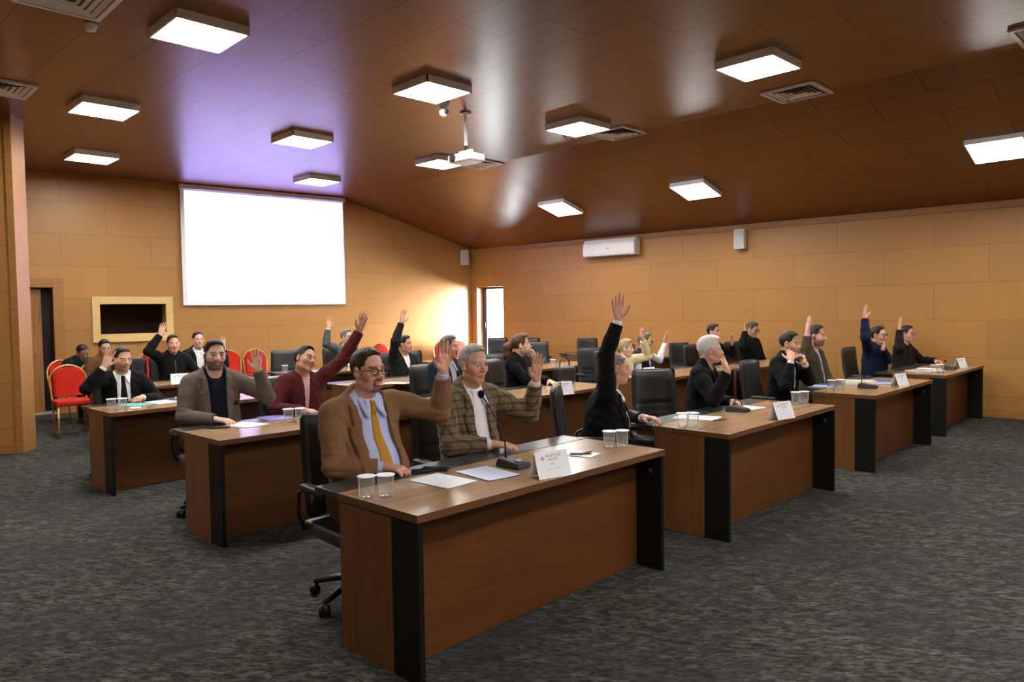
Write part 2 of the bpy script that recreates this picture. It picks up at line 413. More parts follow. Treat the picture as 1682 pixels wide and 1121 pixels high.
# door_1
droot = struct(empty('door_1', on_A(DOOR[0]), ANG_A))
m = MB(); w = DOOR[1] - DOOR[0]
m.box((-w - .16, -.03, 0), (-w, .0, 2.26), .006); m.box((0, -.03, 0), (.16, .0, 2.26), .006); m.box((-w, -.03, 2.10), (0, 0, 2.26), .006)
m.obj('door_frame', M_trim, droot)
leaf = MB().box((-w + .01, .10, .01), (-w + .40, .14, 2.08), .004).obj('door_leaf', wood('door_veneer', (.34, .15, .04), 'z', .45), droot)
m = MB(); m.tube([(-w + .31, .10, 1.0), (-w + .31, .05, 1.0), (-w + .22, .05, 1.0)], .01); m.obj('door_handle', M_chrome, leaf, smooth=True)
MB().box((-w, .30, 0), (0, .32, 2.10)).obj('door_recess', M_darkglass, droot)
struct(MB().box((-w - .02, -.01, 0), (.02, .28, .025), .003).obj('trim_3', plain('stone_sill', (.42, .40, .36), .5), None, on_A(DOOR[0]), ANG_A))
# window_2: control booth window with pale frame
broot = struct(empty('window_2', on_A(BW[0]), ANG_A)); w = BW[1] - BW[0]
m = MB()
m.box((-w - .12, -.045, 1.16), (-w, 0, 1.95), .006); m.box((0, -.045, 1.16), (.12, 0, 1.95), .006)
m.box((-w, -.045, 1.82), (0, 0, 1.95), .006); m.box((-w, -.045, 1.16), (0, 0, 1.30), .006)
m.obj('window_frame', M_pale, broot)
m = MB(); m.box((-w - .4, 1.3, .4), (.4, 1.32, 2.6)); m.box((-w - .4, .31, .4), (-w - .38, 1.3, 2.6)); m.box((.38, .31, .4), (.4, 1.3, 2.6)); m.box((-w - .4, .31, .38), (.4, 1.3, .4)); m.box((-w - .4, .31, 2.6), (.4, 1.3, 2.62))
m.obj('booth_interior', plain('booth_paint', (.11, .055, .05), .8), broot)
MB().box((-w, .14, 1.30), (0, .146, 1.82)).obj('window_pane', M_wglass, broot)
o = MB().lathe([(.16, .4), (.17, 1.2), (.15, 1.45), (.07, 1.5), (.08, 1.62), (.05, 1.7)], 16).obj('mannequin_shape', plain('booth_shadow', (.09, .018, .02), .8), None, on_A(BW[0] + .47, -.9, 0), 0, True)
bpy.data.objects.remove(o)

# projection screen
sroot = empty('projection_screen', on_A(5.0 + .46 * 0, .05), ANG_A)
S0, S1 = 3.22, 6.40     # distances from corner of right and left edge
sroot.location = on_A(S0, .05)
thing(sroot, 'large white lit projection screen hanging on the panelled back wall', 'projection screen')
W_ = S1 - S0
MB().box((-W_, -.012, 1.815), (0, .0, 3.90), .002).obj('screen_border', plain('screen_cloth', (.80, .80, .80), .8), sroot)
MB().box((-W_ + .07, -.016, 1.85), (-.03, -.013, 3.88)).obj('projected_image', emit('projection', (.42, .34, 1.0), SCREEN), sroot)
MB().box((-W_ - .02, -.06, 3.90), (.02, .045, 3.985), .012).obj('roller_case', M_whitemetal, sroot)
MB().tube([(-W_, -.006, 1.80), (0, -.006, 1.80)], .016).obj('bottom_bar', M_whitemetal, sroot)

# ------------------------------------------------------------------ ceiling fittings
def lamp_unit():
    r = empty('ceiling_lamp')
    m = MB(); t = .30
    m.box((-t, -t, -.075), (-t + .018, t, 0), .003); m.box((t - .018, -t, -.075), (t, t, 0), .003)
    m.box((-t, -t, -.075), (t, -t + .018, 0), .003); m.box((-t, t - .018, -.075), (t, t, 0), .003)
    m.obj('lamp_frame', M_whitemetal, r)
    MB().box((-t + .018, -t + .018, -.072), (t - .018, t - .018, -.05), .002).obj('lamp_diffuser', M_lamp, r)
    return r
SL = math.atan2(H4 - H3, 3.62)
slope_axis = Vector((.722, -.692, 0)).normalized()
LIGHTS = [(-2.56, 6.24, 0, 'largest square ceiling lamp at the upper left, right of the smoke detector'), (-4.58, 8.47, 0, 'square ceiling lamp above the left wall end, second of the left line'),
 (-6.15, 11.0, 0, 'square ceiling lamp nearest the control booth window, farthest left'), (-2.80, 10.12, 0, 'square ceiling lamp on the flat ceiling in the violet glow before the screen'),
 (-3.41, 13.2, 0, 'small far square ceiling lamp just above the right end of the screen'), (-.81, 7.94, 0, 'square ceiling lamp beside the white dome camera'),
 (-1.08, 11.77, 0, 'square ceiling lamp behind the white ceiling projector'), (.89, 9.63, 0, 'square ceiling lamp left of the middle air vent'),
 (2.43, 7.29, 0, 'square ceiling lamp at upper right, in front of the large air vent'),
 (.93, 13.56, 1, 'small square lamp on the sloping ceiling left of the air conditioner'), (2.92, 11.68, 1, 'square lamp on the sloping ceiling in front of the wall loudspeaker'),
 (5.83, 8.9, 1, 'square lamp on the sloping ceiling at the right edge')]
ADDED_LAMPS = [(-4.26, 4.55), (2.6, 1.4), (4.3, 3.1), (6.0, 4.8), (.9, -.3), (4.7, -.6), (6.4, 1.1), (3.0, -2.3)]  # unseen lamps; the frontmost row added to brighten faces
l0 = None
def put_lamp(x, y, slope, label):
    global l0
    if l0 is None: l0 = lamp_unit(); o = l0
    else: o = dup(l0, (0, 0, 0), 0)
    if slope:
        # height of the sloping ceiling at this spot
        dk = abs((Vector((x, y)) - K0).cross(Vector((.699, -.7155))))
        dr = abs((Vector((x, y)) - C0).cross(DB)); z = H4 + (H3 - H4) * dk / (dk + dr) + .004
        up = Vector((0, 0, 1)); nrm = Vector((OUT_B.x * math.sin(SL), OUT_B.y * math.sin(SL), math.cos(SL)))
        xa = (slope_axis - nrm * slope_axis.dot(nrm)).normalized(); ya = nrm.cross(xa)
        o.rotation_euler = Matrix((xa, ya, nrm)).transposed().to_euler(); o.location = (x, y, z + .004)
    else:
        o.location = (x, y, H4 - .0005); o.rotation_euler = (0, 0, rad(44.5))
    thing(o, label, 'ceiling lamp', 'square ceiling lamps'); return o
for L_ in LIGHTS: put_lamp(*L_)
for x, y in ADDED_LAMPS:
    o = put_lamp(x, y, 0, 'unseen square ceiling lamp, added out of the picture for front light')

def vent_unit():
    r = empty('air_vent'); t = .30
    m = MB()
    for (a, b, c, d) in ((-t, -t, t, -t + .04), (-t, t - .04, t, t), (-t, -t + .04, -t + .04, t - .04), (t - .04, -t + .04, t, t - .04)): m.box((a, b, -.025), (c, d, 0), .003)
    m.obj('vent_frame', M_whitemetal, r)
    MB().box((-t + .04, -t + .04, -.004), (t - .04, t - .04, -.001)).obj('vent_duct', M_plastic, r)
    for k in range(4):
        q = t - .04 - .055 * k - .012; m = MB(); h = -.022 + .003 * k
        P = [(-q, -q), (q, -q), (q, q), (-q, q)]; p2 = [(x * (q - .035) / q, y * (q - .035) / q) for x, y in P]
        for i in range(4):
            a, b, c, d = P[i], P[(i + 1) % 4], p2[(i + 1) % 4], p2[i]
            m.bm.faces.new([m.bm.verts.new((*a, h)), m.bm.verts.new((*b, h)), m.bm.verts.new((*c, h + .018)), m.bm.verts.new((*d, h + .018))])
        bmesh.ops.remove_doubles(m.bm, verts=m.bm.verts[:], dist=1e-5)
        m.obj('vent_louvre', M_whitemetal, r)
    return r
v0 = vent_unit()
VENTS = [(1.48, 10.12, 'white square air vent in the ceiling beside the middle lamp'), (3.22, 8.34, 'white square air vent in the ceiling at upper right below a lamp'), (-5.25, 7.72, 'white square air vent at the left edge of the ceiling'),
         (-3.28, 5.62, 'white square air vent at the top left, in front of the smoke detector'), (4.78, 6.55, 'white square air vent at the top right edge of the ceiling'), (-.50, 12.05, 'far dark air vent in the ceiling behind the projector')]
for i, (x, y, lb) in enumerate(VENTS):
    o = v0 if i == 0 else dup(v0, (0, 0, 0), 0)
    o.location = (x, y, H4 - .0005); o.rotation_euler = (0, 0, rad(44.5)); thing(o, lb, 'air vent', 'ceiling air vents')
# dome camera
r = empty('security_camera', (-.74, 8.55, H4)); thing(r, 'white dome security camera hanging from the ceiling below a lamp', 'camera')
MB().lathe([(.07, 0), (.07, -.03), (.05, -.05), (.04, -.07)], 20).obj('camera_base', M_white, r, smooth=True)
MB().ball((0, 0, -.11), .058, 20).obj('camera_ball', M_white, r, smooth=True)
MB().ball((.030, -.042, -.118), .026, 12).obj('camera_lens', M_plastic, r, smooth=True)
r = empty('smoke_detector', (-3.40, 6.13, H4)); thing(r, 'small white smoke detector on the ceiling at upper left', 'smoke detector')
MB().lathe([(.055, 0), (.055, -.02), (.045, -.03), (.038, -.055), (.02, -.06)], 20).obj('detector_body', M_white, r, smooth=True)
r = empty('sprinkler_head', (.76, 10.22, H4)); thing(r, 'tiny metal detector stud on the ceiling below a lamp', 'detector')
MB().lathe([(.03, 0), (.03, -.02), (.02, -.05), (.01, -.06)], 12).obj('stud_body', M_whitemetal, r, smooth=True)
# projector on its pole
r = empty('ceiling_projector', (-.52, 9.0, H4), rad(135)); thing(r, 'white projector hanging on a pole from the ceiling before the screen', 'projector')
MB().lathe([(.07, 0), (.07, -.02), (.022, -.03), (.022, -.40)], 16).obj('mount_pole', M_whitemetal, r, smooth=True)
MB().box((-.02, -.02, -.46), (.02, .02, -.39), .003).obj('tilt_joint', M_plastic, r)
MB().box((-.19, -.14, -.60), (.19, .14, -.50), .03, seg=4).obj('projector_body', M_white, r)
m = MB(); m.box((-.11, -.02, -.50), (-.07, .02, -.46), .003); m.box((.07, -.02, -.50), (.11, .02, -.46), .003); m.box((-.11, -.02, -.47), (.11, .02, -.45), .003); m.obj('mount_bracket', M_whitemetal, r)
MB().lathe([(.045, 0), (.045, .03), (.035, .035)], 18, Matrix.Translation((.08, .138, -.55)) @ Matrix.Rotation(rad(-90), 4, 'X')).obj('projector_lens', M_plastic, r, smooth=True)
m = MB(); m.tube([(.02, 0, -.38), (.05, -.02, -.44), (.16, -.05, -.46), (.21, -.06, -.53), (.19, -.08, -.57)], .006); m.obj('projector_cable', M_plastic, r, smooth=True)
# air conditioner
r = empty('air_conditioner', on_B(3.40, 0), ANG_B); thing(r, 'white split air conditioner on the right wall under the sloping ceiling', 'air conditioner')
prof = [(0, 2.66), (-.20, 2.66), (-.225, 2.72), (-.215, 2.90), (-.16, 2.99), (0, 3.0)]
m = MB(); n0 = [m.bm.verts.new((0, y, z)) for y, z in prof]; n1 = [m.bm.verts.new((1.22, y, z)) for y, z in prof]
m.bm.faces.new(n0); m.bm.faces.new(n1[::-1])
for i in range(len(prof)): m.bm.faces.new((n0[i], n1[i], n1[(i + 1) % 6], n0[(i + 1) % 6]))
bmesh.ops.bevel(m.bm, geom=m.bm.edges[:], offset=.012, segments=2, affect='EDGES')
m.obj('conditioner_body', M_white, r)
MB().box((.06, -.222, 2.662), (1.10, -.17, 2.674), .002).obj('air_flap', plain('flap_grey', (.35, .35, .36), .5), r)
MB().ball((.61, -.221, 2.80), (.03, .003, .016)).obj('maker_badge', plain('badge_silver', (.45, .45, .5), .3, .6), r, smooth=True)
# loudspeakers
def speaker(loc, ang, label):
    r = empty('wall_loudspeaker', loc, ang); thing(r, label, 'loudspeaker', 'white wall loudspeakers')
    MB().box((-.09, -.16, 0), (.09, -.03, .34), .012).obj('speaker_cabinet', M_white, r)
    MB().box((-.075, -.166, .02), (.075, -.158, .32), .006).obj('speaker_grille', plain('grille_grey', (.52, .52, .52), .6, 0, .3, .25, 300), r)
    MB().box((-.03, -.03, .12), (.03, 0, .22), .003).obj('wall_bracket', M_whitemetal, r)
speaker(on_B(6.69, 0, 2.62), ANG_B, 'white box loudspeaker on the right wall, right of the air conditioner')
speaker(on_A(.20, 0, 2.68), ANG_A - .5, 'white box loudspeaker high in the far corner of the room')

# ------------------------------------------------------------------ desks
DY = rad(46.2); AX = Vector((math.cos(DY), math.sin(DY))); BY = Vector((-math.sin(DY), math.cos(DY)))
DL, DD = 1.94, .81
DESK = {'D1': (-.414, 3.112), 'R2': (1.47, 5.01), 'R3': (3.466, 7.04), 'R4': (5.25, 8.92), 'L2': (-2.02, 5.05), 'L3': (-3.60, 6.57), 'L4': (-4.75, 8.60),
        'M2': (-.16, 6.99), 'M3': (1.77, 8.95), 'M4': (3.30, 10.30), 'N2': (-1.77, 8.55), 'N3': (.16, 10.51), 'N4': (1.81, 12.20), 'O2': (-3.04, 10.36), 'O3': (-1.1, 12.3), 'O4': (1.51, 14.0)}
def dpos(d, a, b, z=0):
    p = Vector(DESK[d]) + AX * a + BY * b; return Vector((p.x, p.y, z))
def desk_unit():
    r = empty('conference_desk')
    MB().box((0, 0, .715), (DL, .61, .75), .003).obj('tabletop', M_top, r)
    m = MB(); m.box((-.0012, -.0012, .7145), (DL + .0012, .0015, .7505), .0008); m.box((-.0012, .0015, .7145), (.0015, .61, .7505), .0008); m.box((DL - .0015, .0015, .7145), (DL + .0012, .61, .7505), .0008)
    bmesh.ops.remove_doubles(m.bm, verts=m.bm.verts[:], dist=1e-5); m.obj('shaded_edge_band', M_edge_shade, r)  # strips over the tabletop edges carry the painted shade
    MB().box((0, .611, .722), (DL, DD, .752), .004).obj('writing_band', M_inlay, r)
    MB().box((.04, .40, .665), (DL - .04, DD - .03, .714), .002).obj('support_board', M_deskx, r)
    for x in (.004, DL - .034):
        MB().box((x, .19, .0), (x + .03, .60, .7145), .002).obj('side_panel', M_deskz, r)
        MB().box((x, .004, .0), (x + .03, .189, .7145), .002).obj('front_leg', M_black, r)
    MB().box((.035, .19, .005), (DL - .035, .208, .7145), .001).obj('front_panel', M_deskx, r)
    MB().lathe([(.022, 0), (.022, .004)], 16, Matrix.Translation((DL - .034, .09, .61)) @ Matrix.Rotation(rad(-90), 4, 'Y')).obj('cable_grommet', M_plastic, r, smooth=True)
    return r
DLAB = {'D1': 'nearest walnut desk with black front legs, standing before the man in the tan jacket', 'R2': 'walnut desk right of the nearest one, before the white-haired man in black',
 'R3': 'walnut desk third from the front on the right, with blue booklets on it', 'R4': 'walnut desk at the far right end beside the right wall',
 'L2': 'walnut desk left of the nearest one, before the man in the grey-brown blazer', 'L3': 'walnut desk on the left before the man in black suit and tie', 'L4': 'leftmost far walnut desk partly hidden behind the black-suited man',
 'M2': 'walnut desk behind the plaid jacket man, before the woman in black', 'M3': 'walnut desk before the cream jacket person, behind the ribbed chair', 'M4': 'walnut desk before the two dark-clothed men near the right wall',
 'N2': 'walnut desk before the man in charcoal sweater with raised arm', 'N3': 'walnut desk behind the woman in black, with empty chairs at it', 'N4': 'walnut desk far back behind the navy vest person',
 'O2': 'far walnut desk in front of the grey-suited man', 'O3': 'far walnut desk below the tall window, with empty chairs', 'O4': 'short far walnut desk along the right wall with an open dark front'}
d0 = None
for k, p in DESK.items():
    if d0 is None: d0 = desk_unit(); o = d0
    else: o = dup(d0, (0, 0, 0), 0)
    o.location = (p[0], p[1], 0); o.rotation_euler = (0, 0, DY); thing(o, DLAB[k], 'desk', 'walnut conference desks')
    if k == 'O4': o.scale = (.40, 1, 1)                             # a short side desk by the wall

# ------------------------------------------------------------------ chairs
def office_chair():
    """faces +y, origin on the floor under the seat"""
    r = empty('office_chair')
    MB().box((-.245, -.23, .37), (.245, .25, .45), .03, seg=4).obj('seat', M_leather, r, smooth=True)
    # backrest: curved padded slab with ribs in the lower half
    m = MB(); nx, nz = 10, 26; Fp = []; Bp = []
    for j in range(nz + 1):
        t = j / nz; z = .46 + .58 * t; yb = -.22 - .10 * t - .02 * math.sin(t * math.pi); w = .235 - .015 * t - (.02 * (t > .97)) - .02 * (t < .03)
        rib = .010 * abs(math.sin(t * math.pi * 9)) if t < .5 else .012
        fr_, bk = [], []
        for i in range(nx + 1):
            u = -1 + 2 * i / nx; x = w * u; e = (1 - abs(u) ** 6) * (1 - (2 * t - 1) ** 12)
            y = yb + .035 * u * u
            fr_.append((x, y + (.026 + rib) * e, z)); bk.append((x, y - .03 * e, z))
        Fp.append(fr_); Bp.append(bk)
    m.grid(Fp); m.grid(Bp); bmesh.ops.remove_doubles(m.bm, verts=m.bm.verts[:], dist=2e-4)
    m.obj('backrest', M_leather, r, smooth=True)
    for s in (-1, 1):
        m = MB(); m.tube([(s * .25, -.20, .40), (s * .285, -.20, .50), (s * .29, -.17, .625), (s * .29, -.10, .655), (s * .29, .12, .655)], .013); a = m.obj('armrest', M_plastic, r, smooth=True)
        MB().box((s * .29 - .03, -.11, .655), (s * .29 + .03, .15, .685), .012, seg=3).obj('arm_pad', M_leather, a, smooth=True)
    MB().lathe([(.05, .10), (.05, .18), (.028, .19), (.028, .37)], 16).obj('gas_column', M_plastic, r, smooth=True)
    bs = MB()
    for k in range(5):
        a = 2 * math.pi * k / 5 + .3; bs.tube([(0, 0, .12), (.16 * math.cos(a), .16 * math.sin(a), .105), (.30 * math.cos(a), .30 * math.sin(a), .075)], [.028, .022, .016])
    b = bs.obj('star_base', M_plastic, r, smooth=True)
    for k in range(5):
        a = 2 * math.pi * k / 5 + .3; T = Matrix.Translation((.30 * math.cos(a), .30 * math.sin(a), .03)) @ Matrix.Rotation(a + .6, 4, 'Z') @ Matrix.Rotation(rad(90), 4, 'X')
        m = MB(); m.lathe([(.02, -.03), (.03, -.026), (.03, -.006), (.018, -.004), (.018, .004), (.03, .006), (.03, .026), (.02, .03)], 14, T); m.obj('castor', M_plastic, b, smooth=True)
    return r
def red_chair():
    """banquet chair, faces +y"""
    r = empty('banquet_chair')
    MB().box((-.215, -.20, .42), (.215, .24, .485), .025, seg=4).obj('seat', M_red, r, smooth=True)
    m = MB(); Fp, Bp = [], []; nz = 20
    for j in range(nz + 1):
        t = j / nz; z = .52 + .40 * t; w = .205 if t < .62 else .205 * math.sqrt(max(0.0, 1 - ((t - .62) / .38) ** 2.4)) + .012; y = -.20 - .07 * t
        Fp.append([(w * (-1 + 2 * i / 8), y + .022 * (1 - abs(-1 + 2 * i / 8) ** 4), z) for i in range(9)]); Bp.append([(w * (-1 + 2 * i / 8), y - .02 * (1 - abs(-1 + 2 * i / 8) ** 4), z) for i in range(9)])
    m.grid(Fp); m.grid(Bp); bmesh.ops.remove_doubles(m.bm, verts=m.bm.verts[:], dist=2e-4); m.obj('backrest', M_red, r, smooth=True)
    pts = [(-.19, -.17, 0), (-.205, -.19, .45)]
    for k in range(13):
        a = math.pi - math.pi * k / 12; pts.append((.222 * math.cos(a), -.21 - .06 * (.6 + .4 * math.sin(a)), .74 + .20 * math.sin(a)))
    pts += [(.205, -.19, .45), (.19, -.17, 0)]
    MB().tube(pts, .012).obj('back_frame', M_gold, r, smooth=True)
    for s in (-1, 1): MB().tube([(s * .195, .20, .43), (s * .205, .235, 0)], .013).obj('front_leg', M_gold, r, smooth=True)
    MB().tube([(-.2, -.19, .425), (-.2, .2, .425), (.2, .2, .425), (.2, -.19, .425)], .012).obj('seat_frame', M_gold, r, smooth=True)
    MB().tube([(-.05, -.262, .905), (-.03, -.262, .925), (.03, -.262, .925), (.05, -.262, .905)], .012).obj('grip_slot', M_plastic, r, smooth=True)
    return r
FACE = -rad(43.8) - math.pi / 2
oc0 = None
def chair(x, y, yaw, label):
    global oc0
    if oc0 is None: oc0 = office_chair(); o = oc0
    else: o = dup(oc0, (0, 0, 0), 0)
    o.location = (x, y, 0); o.rotation_euler = (0, 0, yaw); return thing(o, label, 'office chair', 'black office chairs')
EMPTY_CHAIRS = [('R2', 1.2, 1.25, -.1, 'black office chair with ribbed back, under the white-haired man in black'), ('O2', .42, 1.02, .0, 'wide empty black chair back right of the red wall chairs, under the screen'),
 ('L4', .66, 1.3, 0, 'black office chair just behind the head of the black-suited man'), ('N2', 1.78, 1.15, .3, 'black office chair right of the man in the charcoal sweater'),
 ((-.13, 9.6), 0, 0, 0, 'empty black office chair left of the woman in black'), ((.50, 13.1), 0, 0, -.1, 'large empty black office chair right of the woman in black'),
 ((-.22, 15.4), 0, 0, 0, 'far empty black office chair whose back stands before the tall window'), ((.45, 14.9), 0, 0, 0, 'far empty black office chair behind the head of the woman in black'),
 ((1.26, 10.75), 0, 0, 0, 'empty black office chair left of the tall raised arm, front one of two'), ((1.58, 14.4), 0, 0, 0, 'empty black office chair left of the tall raised arm, rear one of two'),
 ((1.86, 11.6), 0, 0, 0, 'black office chair back between the raised arm and the cream jacket, lower one'), ((2.10, 13.5), 0, 0, 0, 'black office chair back between the raised arm and the cream jacket, upper one'),
 ((2.90, 12.0), 0, 0, .2, 'black office chair left of the white-haired man, farther back')]
for d, a, b, yo, lb in EMPTY_CHAIRS:
    p = dpos(d, a, b) if isinstance(d, str) else Vector(d); chair(p.x, p.y, FACE + yo - .5, lb)
rc0 = red_chair()
REDS = [((-6.04, 10.10), rad(-140), 'red banquet chair with gold frame standing alone by the doorway'), (on_A(5.66, .42), None, 'red banquet chair at the back wall, behind the blazer man'),
        (on_A(5.17, .42), None, 'red banquet chair at the back wall, behind the raised hand of the blazer man'), (on_A(2.52, .42), None, 'red banquet chair at the back wall, behind the man in the tan jacket'),
        (on_A(.98, .45), None, 'red banquet chair in the sunlight near the corner, left one'), (on_A(.50, .45), None, 'red banquet chair in the sunlight nearest the corner'),
        (on_A(7.05, .42), None, 'red banquet chair below the booth window, behind the black-suited man')]
for i, (p, yw, lb) in enumerate(REDS):
    o = rc0 if i == 0 else dup(rc0, (0, 0, 0), 0)
    o.location = (p[0], p[1], 0); o.rotation_euler = (0, 0, yw if yw is not None else math.atan2(-OUT_A.y, -OUT_A.x) - math.pi / 2)
    thing(o, lb, 'chair', 'red banquet chairs')
# ------------------------------------------------------------------ things on the desks
ZT = .7525
def tumbler():
    r = empty('water_glass')
    m = MB(); n = 20; prof = [(.002, .006), (.026, .006), (.0275, .0), (.0285, .02), (.030, .045), (.033, .0852)]
    rings = []
    for ri, (rr, z) in enumerate(prof):
        rings.append([m.bm.verts.new((rr * (1 + (.03 * (1 if i % 2 else -1) if ri in (3, 4) else 0)) * math.cos(2 * math.pi * i / n), rr * (1 + (.03 * (1 if i % 2 else -1) if ri in (3, 4) else 0)) * math.sin(2 * math.pi * i / n), z)) for i in range(n)])
    for a, b in zip(rings, rings[1:]):
        for i in range(n): m.bm.faces.new((a[i], a[(i + 1) % n], b[(i + 1) % n], b[i]))
    m.bm.faces.new(rings[0][::-1])
    m.obj('tumbler', M_glass, r, smooth=True)
    MB().lathe([(.036, .0855), (.0375, .0875), (.0375, .0885), (.036, .0895)], 24).obj('paper_lid', M_paper, r)
    return r
g0 = None
GL = [((-.69, 3.43), 'paper-lidded water glass at the near left corner of the nearest desk, left one'), ((-.605, 3.455), 'paper-lidded water glass at the near left corner of the nearest desk, right one'),
 ((.601, 4.603), 'paper-lidded water glass at the far end of the nearest desk, left one'), ((.685, 4.625), 'paper-lidded water glass at the far end of the nearest desk, right one'),
 ((1.229, 5.342), 'paper-lidded water glass beside the white sheet before the ribbed chair, left one'), ((1.31, 5.352), 'paper-lidded water glass beside the white sheet before the ribbed chair, right one'),
 ((2.521, 6.563), 'paper-lidded water glass beyond the name card of the white-haired man, left one'), ((2.61, 6.596), 'paper-lidded water glass beyond the name card of the white-haired man, right one'),
 ((3.275, 7.568), 'paper-lidded water glass in front of the blue booklet, left one'), ((3.388, 7.611), 'paper-lidded water glass in front of the blue booklet, right one'),
 ((5.306, 9.285), 'water glass on the far right desk, left one'), ((5.431, 9.355), 'water glass on the far right desk, right one'),
 ((-1.80, 5.90), 'paper-lidded water glass before the man in burgundy, left one'), ((-1.715, 5.93), 'paper-lidded water glass before the man in burgundy, right one'),
 ((-3.70, 6.79), 'water glass on the near corner of the desk of the black-suited man, left one'), ((-3.62, 6.83), 'water glass on the near corner of the desk of the black-suited man, right one'),
 ((-2.44, 7.62), 'paper-lidded water glass behind the raised elbow of the blazer man'), ((-3.35, 10.87), 'paper-lidded water glass in front of the wide empty chair under the screen'),
 ((3.38, 10.5), 'water glass on the desk of the two dark-clothed men'), ((1.84, 9.28), 'water glass beside the bluish name card of the cream jacket person'), ((.62, 11.28), 'water glass alone on the desk behind the woman in black')]
for (x, y), lb in GL:
    if g0 is None: g0 = tumbler(); o = g0
    else: o = dup(g0, (0, 0, 0), 0)
    o.location = (x, y, ZT); o.scale = (1.2, 1.2, 1.15); thing(o, lb, 'glass', 'water glasses on the desks')
def sheet(x, y, rot, label, mat=M_paper, w=.21, l=.297, z=0, lines=10, name='paper_sheet', th=.0012):
    r = empty(name, (x, y, ZT + z), rot); thing(r, label, 'paper', 'papers on the desks')
    MB().box((-w / 2, -l / 2, 0), (w / 2, l / 2, th)).obj('page', mat, r)
    if lines:
        m = MB()
        for k in range(lines):
            yy = l / 2 - .04 - k * .022
            if yy < -l / 2 + .02: break
            m.box((-w / 2 + .02, yy, th), (w / 2 - .02 - .03 * ((k * 7) % 3), yy + .0028, th + .0003))
        o = m.obj('printed_lines', M_faintink, r); o['kind'] = 'stuff'
    return r
M_faintink = plain('faint_ink', (.62, .63, .70), .8)
sheet(-.365, 3.753, DY + .05, 'white printed sheet on the nearest desk before the man in tan, left one', lines=8)
sheet(-.14, 3.905, DY - .12, 'bluish white printed sheet on the nearest desk left of the microphone', M_paperblue, lines=9, z=.0015)
sheet(.40, 4.40, DY + .2, 'small white notepad sheet with two pens behind the name card', w=.15, l=.21, lines=0)
sheet(-2.09, 5.76, DY + .3, 'white sheet under the hand of the blazer man', lines=6)
sheet(-1.98, 6.12, DY - .1, 'violet sheet on the desk between the blazer man and the burgundy man', plain('violet_paper', (.30, .26, .62), .7, 0, .2), lines=0)
sheet(-3.50, 7.36, DY + .1, 'white sheet on the desk right of the black-suited man, left one', lines=4)
sheet(-3.33, 7.56, DY - .2, 'white sheet pile on the desk right of the black-suited man, right one', lines=4, th=.02)
sheet(-3.68, 7.18, DY + .3, 'teal folder on the desk before the black-suited man', plain('teal_card', (.10, .42, .38), .6), lines=0)
sheet(-3.55, 6.93, DY - .3, 'small white note beside the water glasses of the black-suited man', w=.09, l=.12, lines=0)
sheet(1.45, 5.80, DY + .25, 'white printed sheet on the desk before the ribbed chair', lines=6, l=.33, w=.23)
sheet(2.0, 6.36, DY - .1, 'white notes beside the microphone of the white-haired man', lines=5)
sheet(5.60, 9.90, DY + .1, 'white sheet on the far right desk before the maroon shirt man, upper one', lines=4)
sheet(5.40, 9.55, DY - .2, 'pale sheet on the far right desk before the navy sweater man, lower one', lines=4, th=.012)
sheet(-3.1, 11.05, DY, 'white papers on the far desk before the wide empty chair', lines=0)
sheet(-2.28, 7.40, DY + .1, 'white papers on the desk behind the raised hand of the blazer man', lines=0)
sheet(-1.40, 8.98, DY + .4, 'pale open papers on the desk before the charcoal sweater man', lines=4)
sheet(-1.72, 8.85, DY - .1, 'cream papers on the desk behind the head of the man in tan', lines=3)
def tent(x, y, rot, label, w=.21, h=.13, dep=.10):
    r = empty('name_card', (x, y, ZT), rot); thing(r, label, 'name card', 'folded name cards')
    m = MB(); t = .0015
    for s in (1, -1):
        P = [(-w / 2, s * dep / 2 * -1, 0), (w / 2, s * dep / 2 * -1, 0), (w / 2, -s * t, h), (-w / 2, -s * t, h)]
        Q_ = [(a, b + (t * 1.5) * s, c) for a, b, c in P]
        va = [m.bm.verts.new(p) for p in P]; vb = [m.bm.verts.new(p) for p in Q_]
        m.bm.faces.new(va); m.bm.faces.new(vb[::-1])
        for i in range(4): m.bm.faces.new((va[i], va[(i + 1) % 4], vb[(i + 1) % 4], vb[i]))
    m.obj('folded_card', M_paper, r)
    # the printing: crest, two-line heading, short word, name line
    def on(xa, za):
        k = za / h; return Vector((xa, -dep / 2 + (dep / 2 - t) * k - .0008, za))
    m = MB()
    def bar(x0, x1, z0, z1):
        m.bm.faces.new([m.bm.verts.new(on(a, b)) for a, b in ((x0, z0), (x1, z0), (x1, z1), (x0, z1))])
    return r, on
def text_on(r, on, s, x, z, size, name, w=.21, h=.13, dep=.10, mat=None):
    cu = bpy.data.curves.new(name, 'FONT'); cu.body = s; cu.size = size; cu.align_x = 'CENTER'; cu.align_y = 'CENTER'; cu.extrude = .0002
    o = bpy.data.objects.new(name, cu); COL.objects.link(o); dg = bpy.context.evaluated_depsgraph_get(); me = bpy.data.meshes.new_from_object(o.evaluated_get(dg)); bpy.data.objects.remove(o)
    me.materials.clear(); me.materials.append(mat or M_ink); o = link(name, me, r); p = on(x, z); o.location = p; o.rotation_euler = (math.atan2(h, dep / 2 - .0015), 0, 0); return o
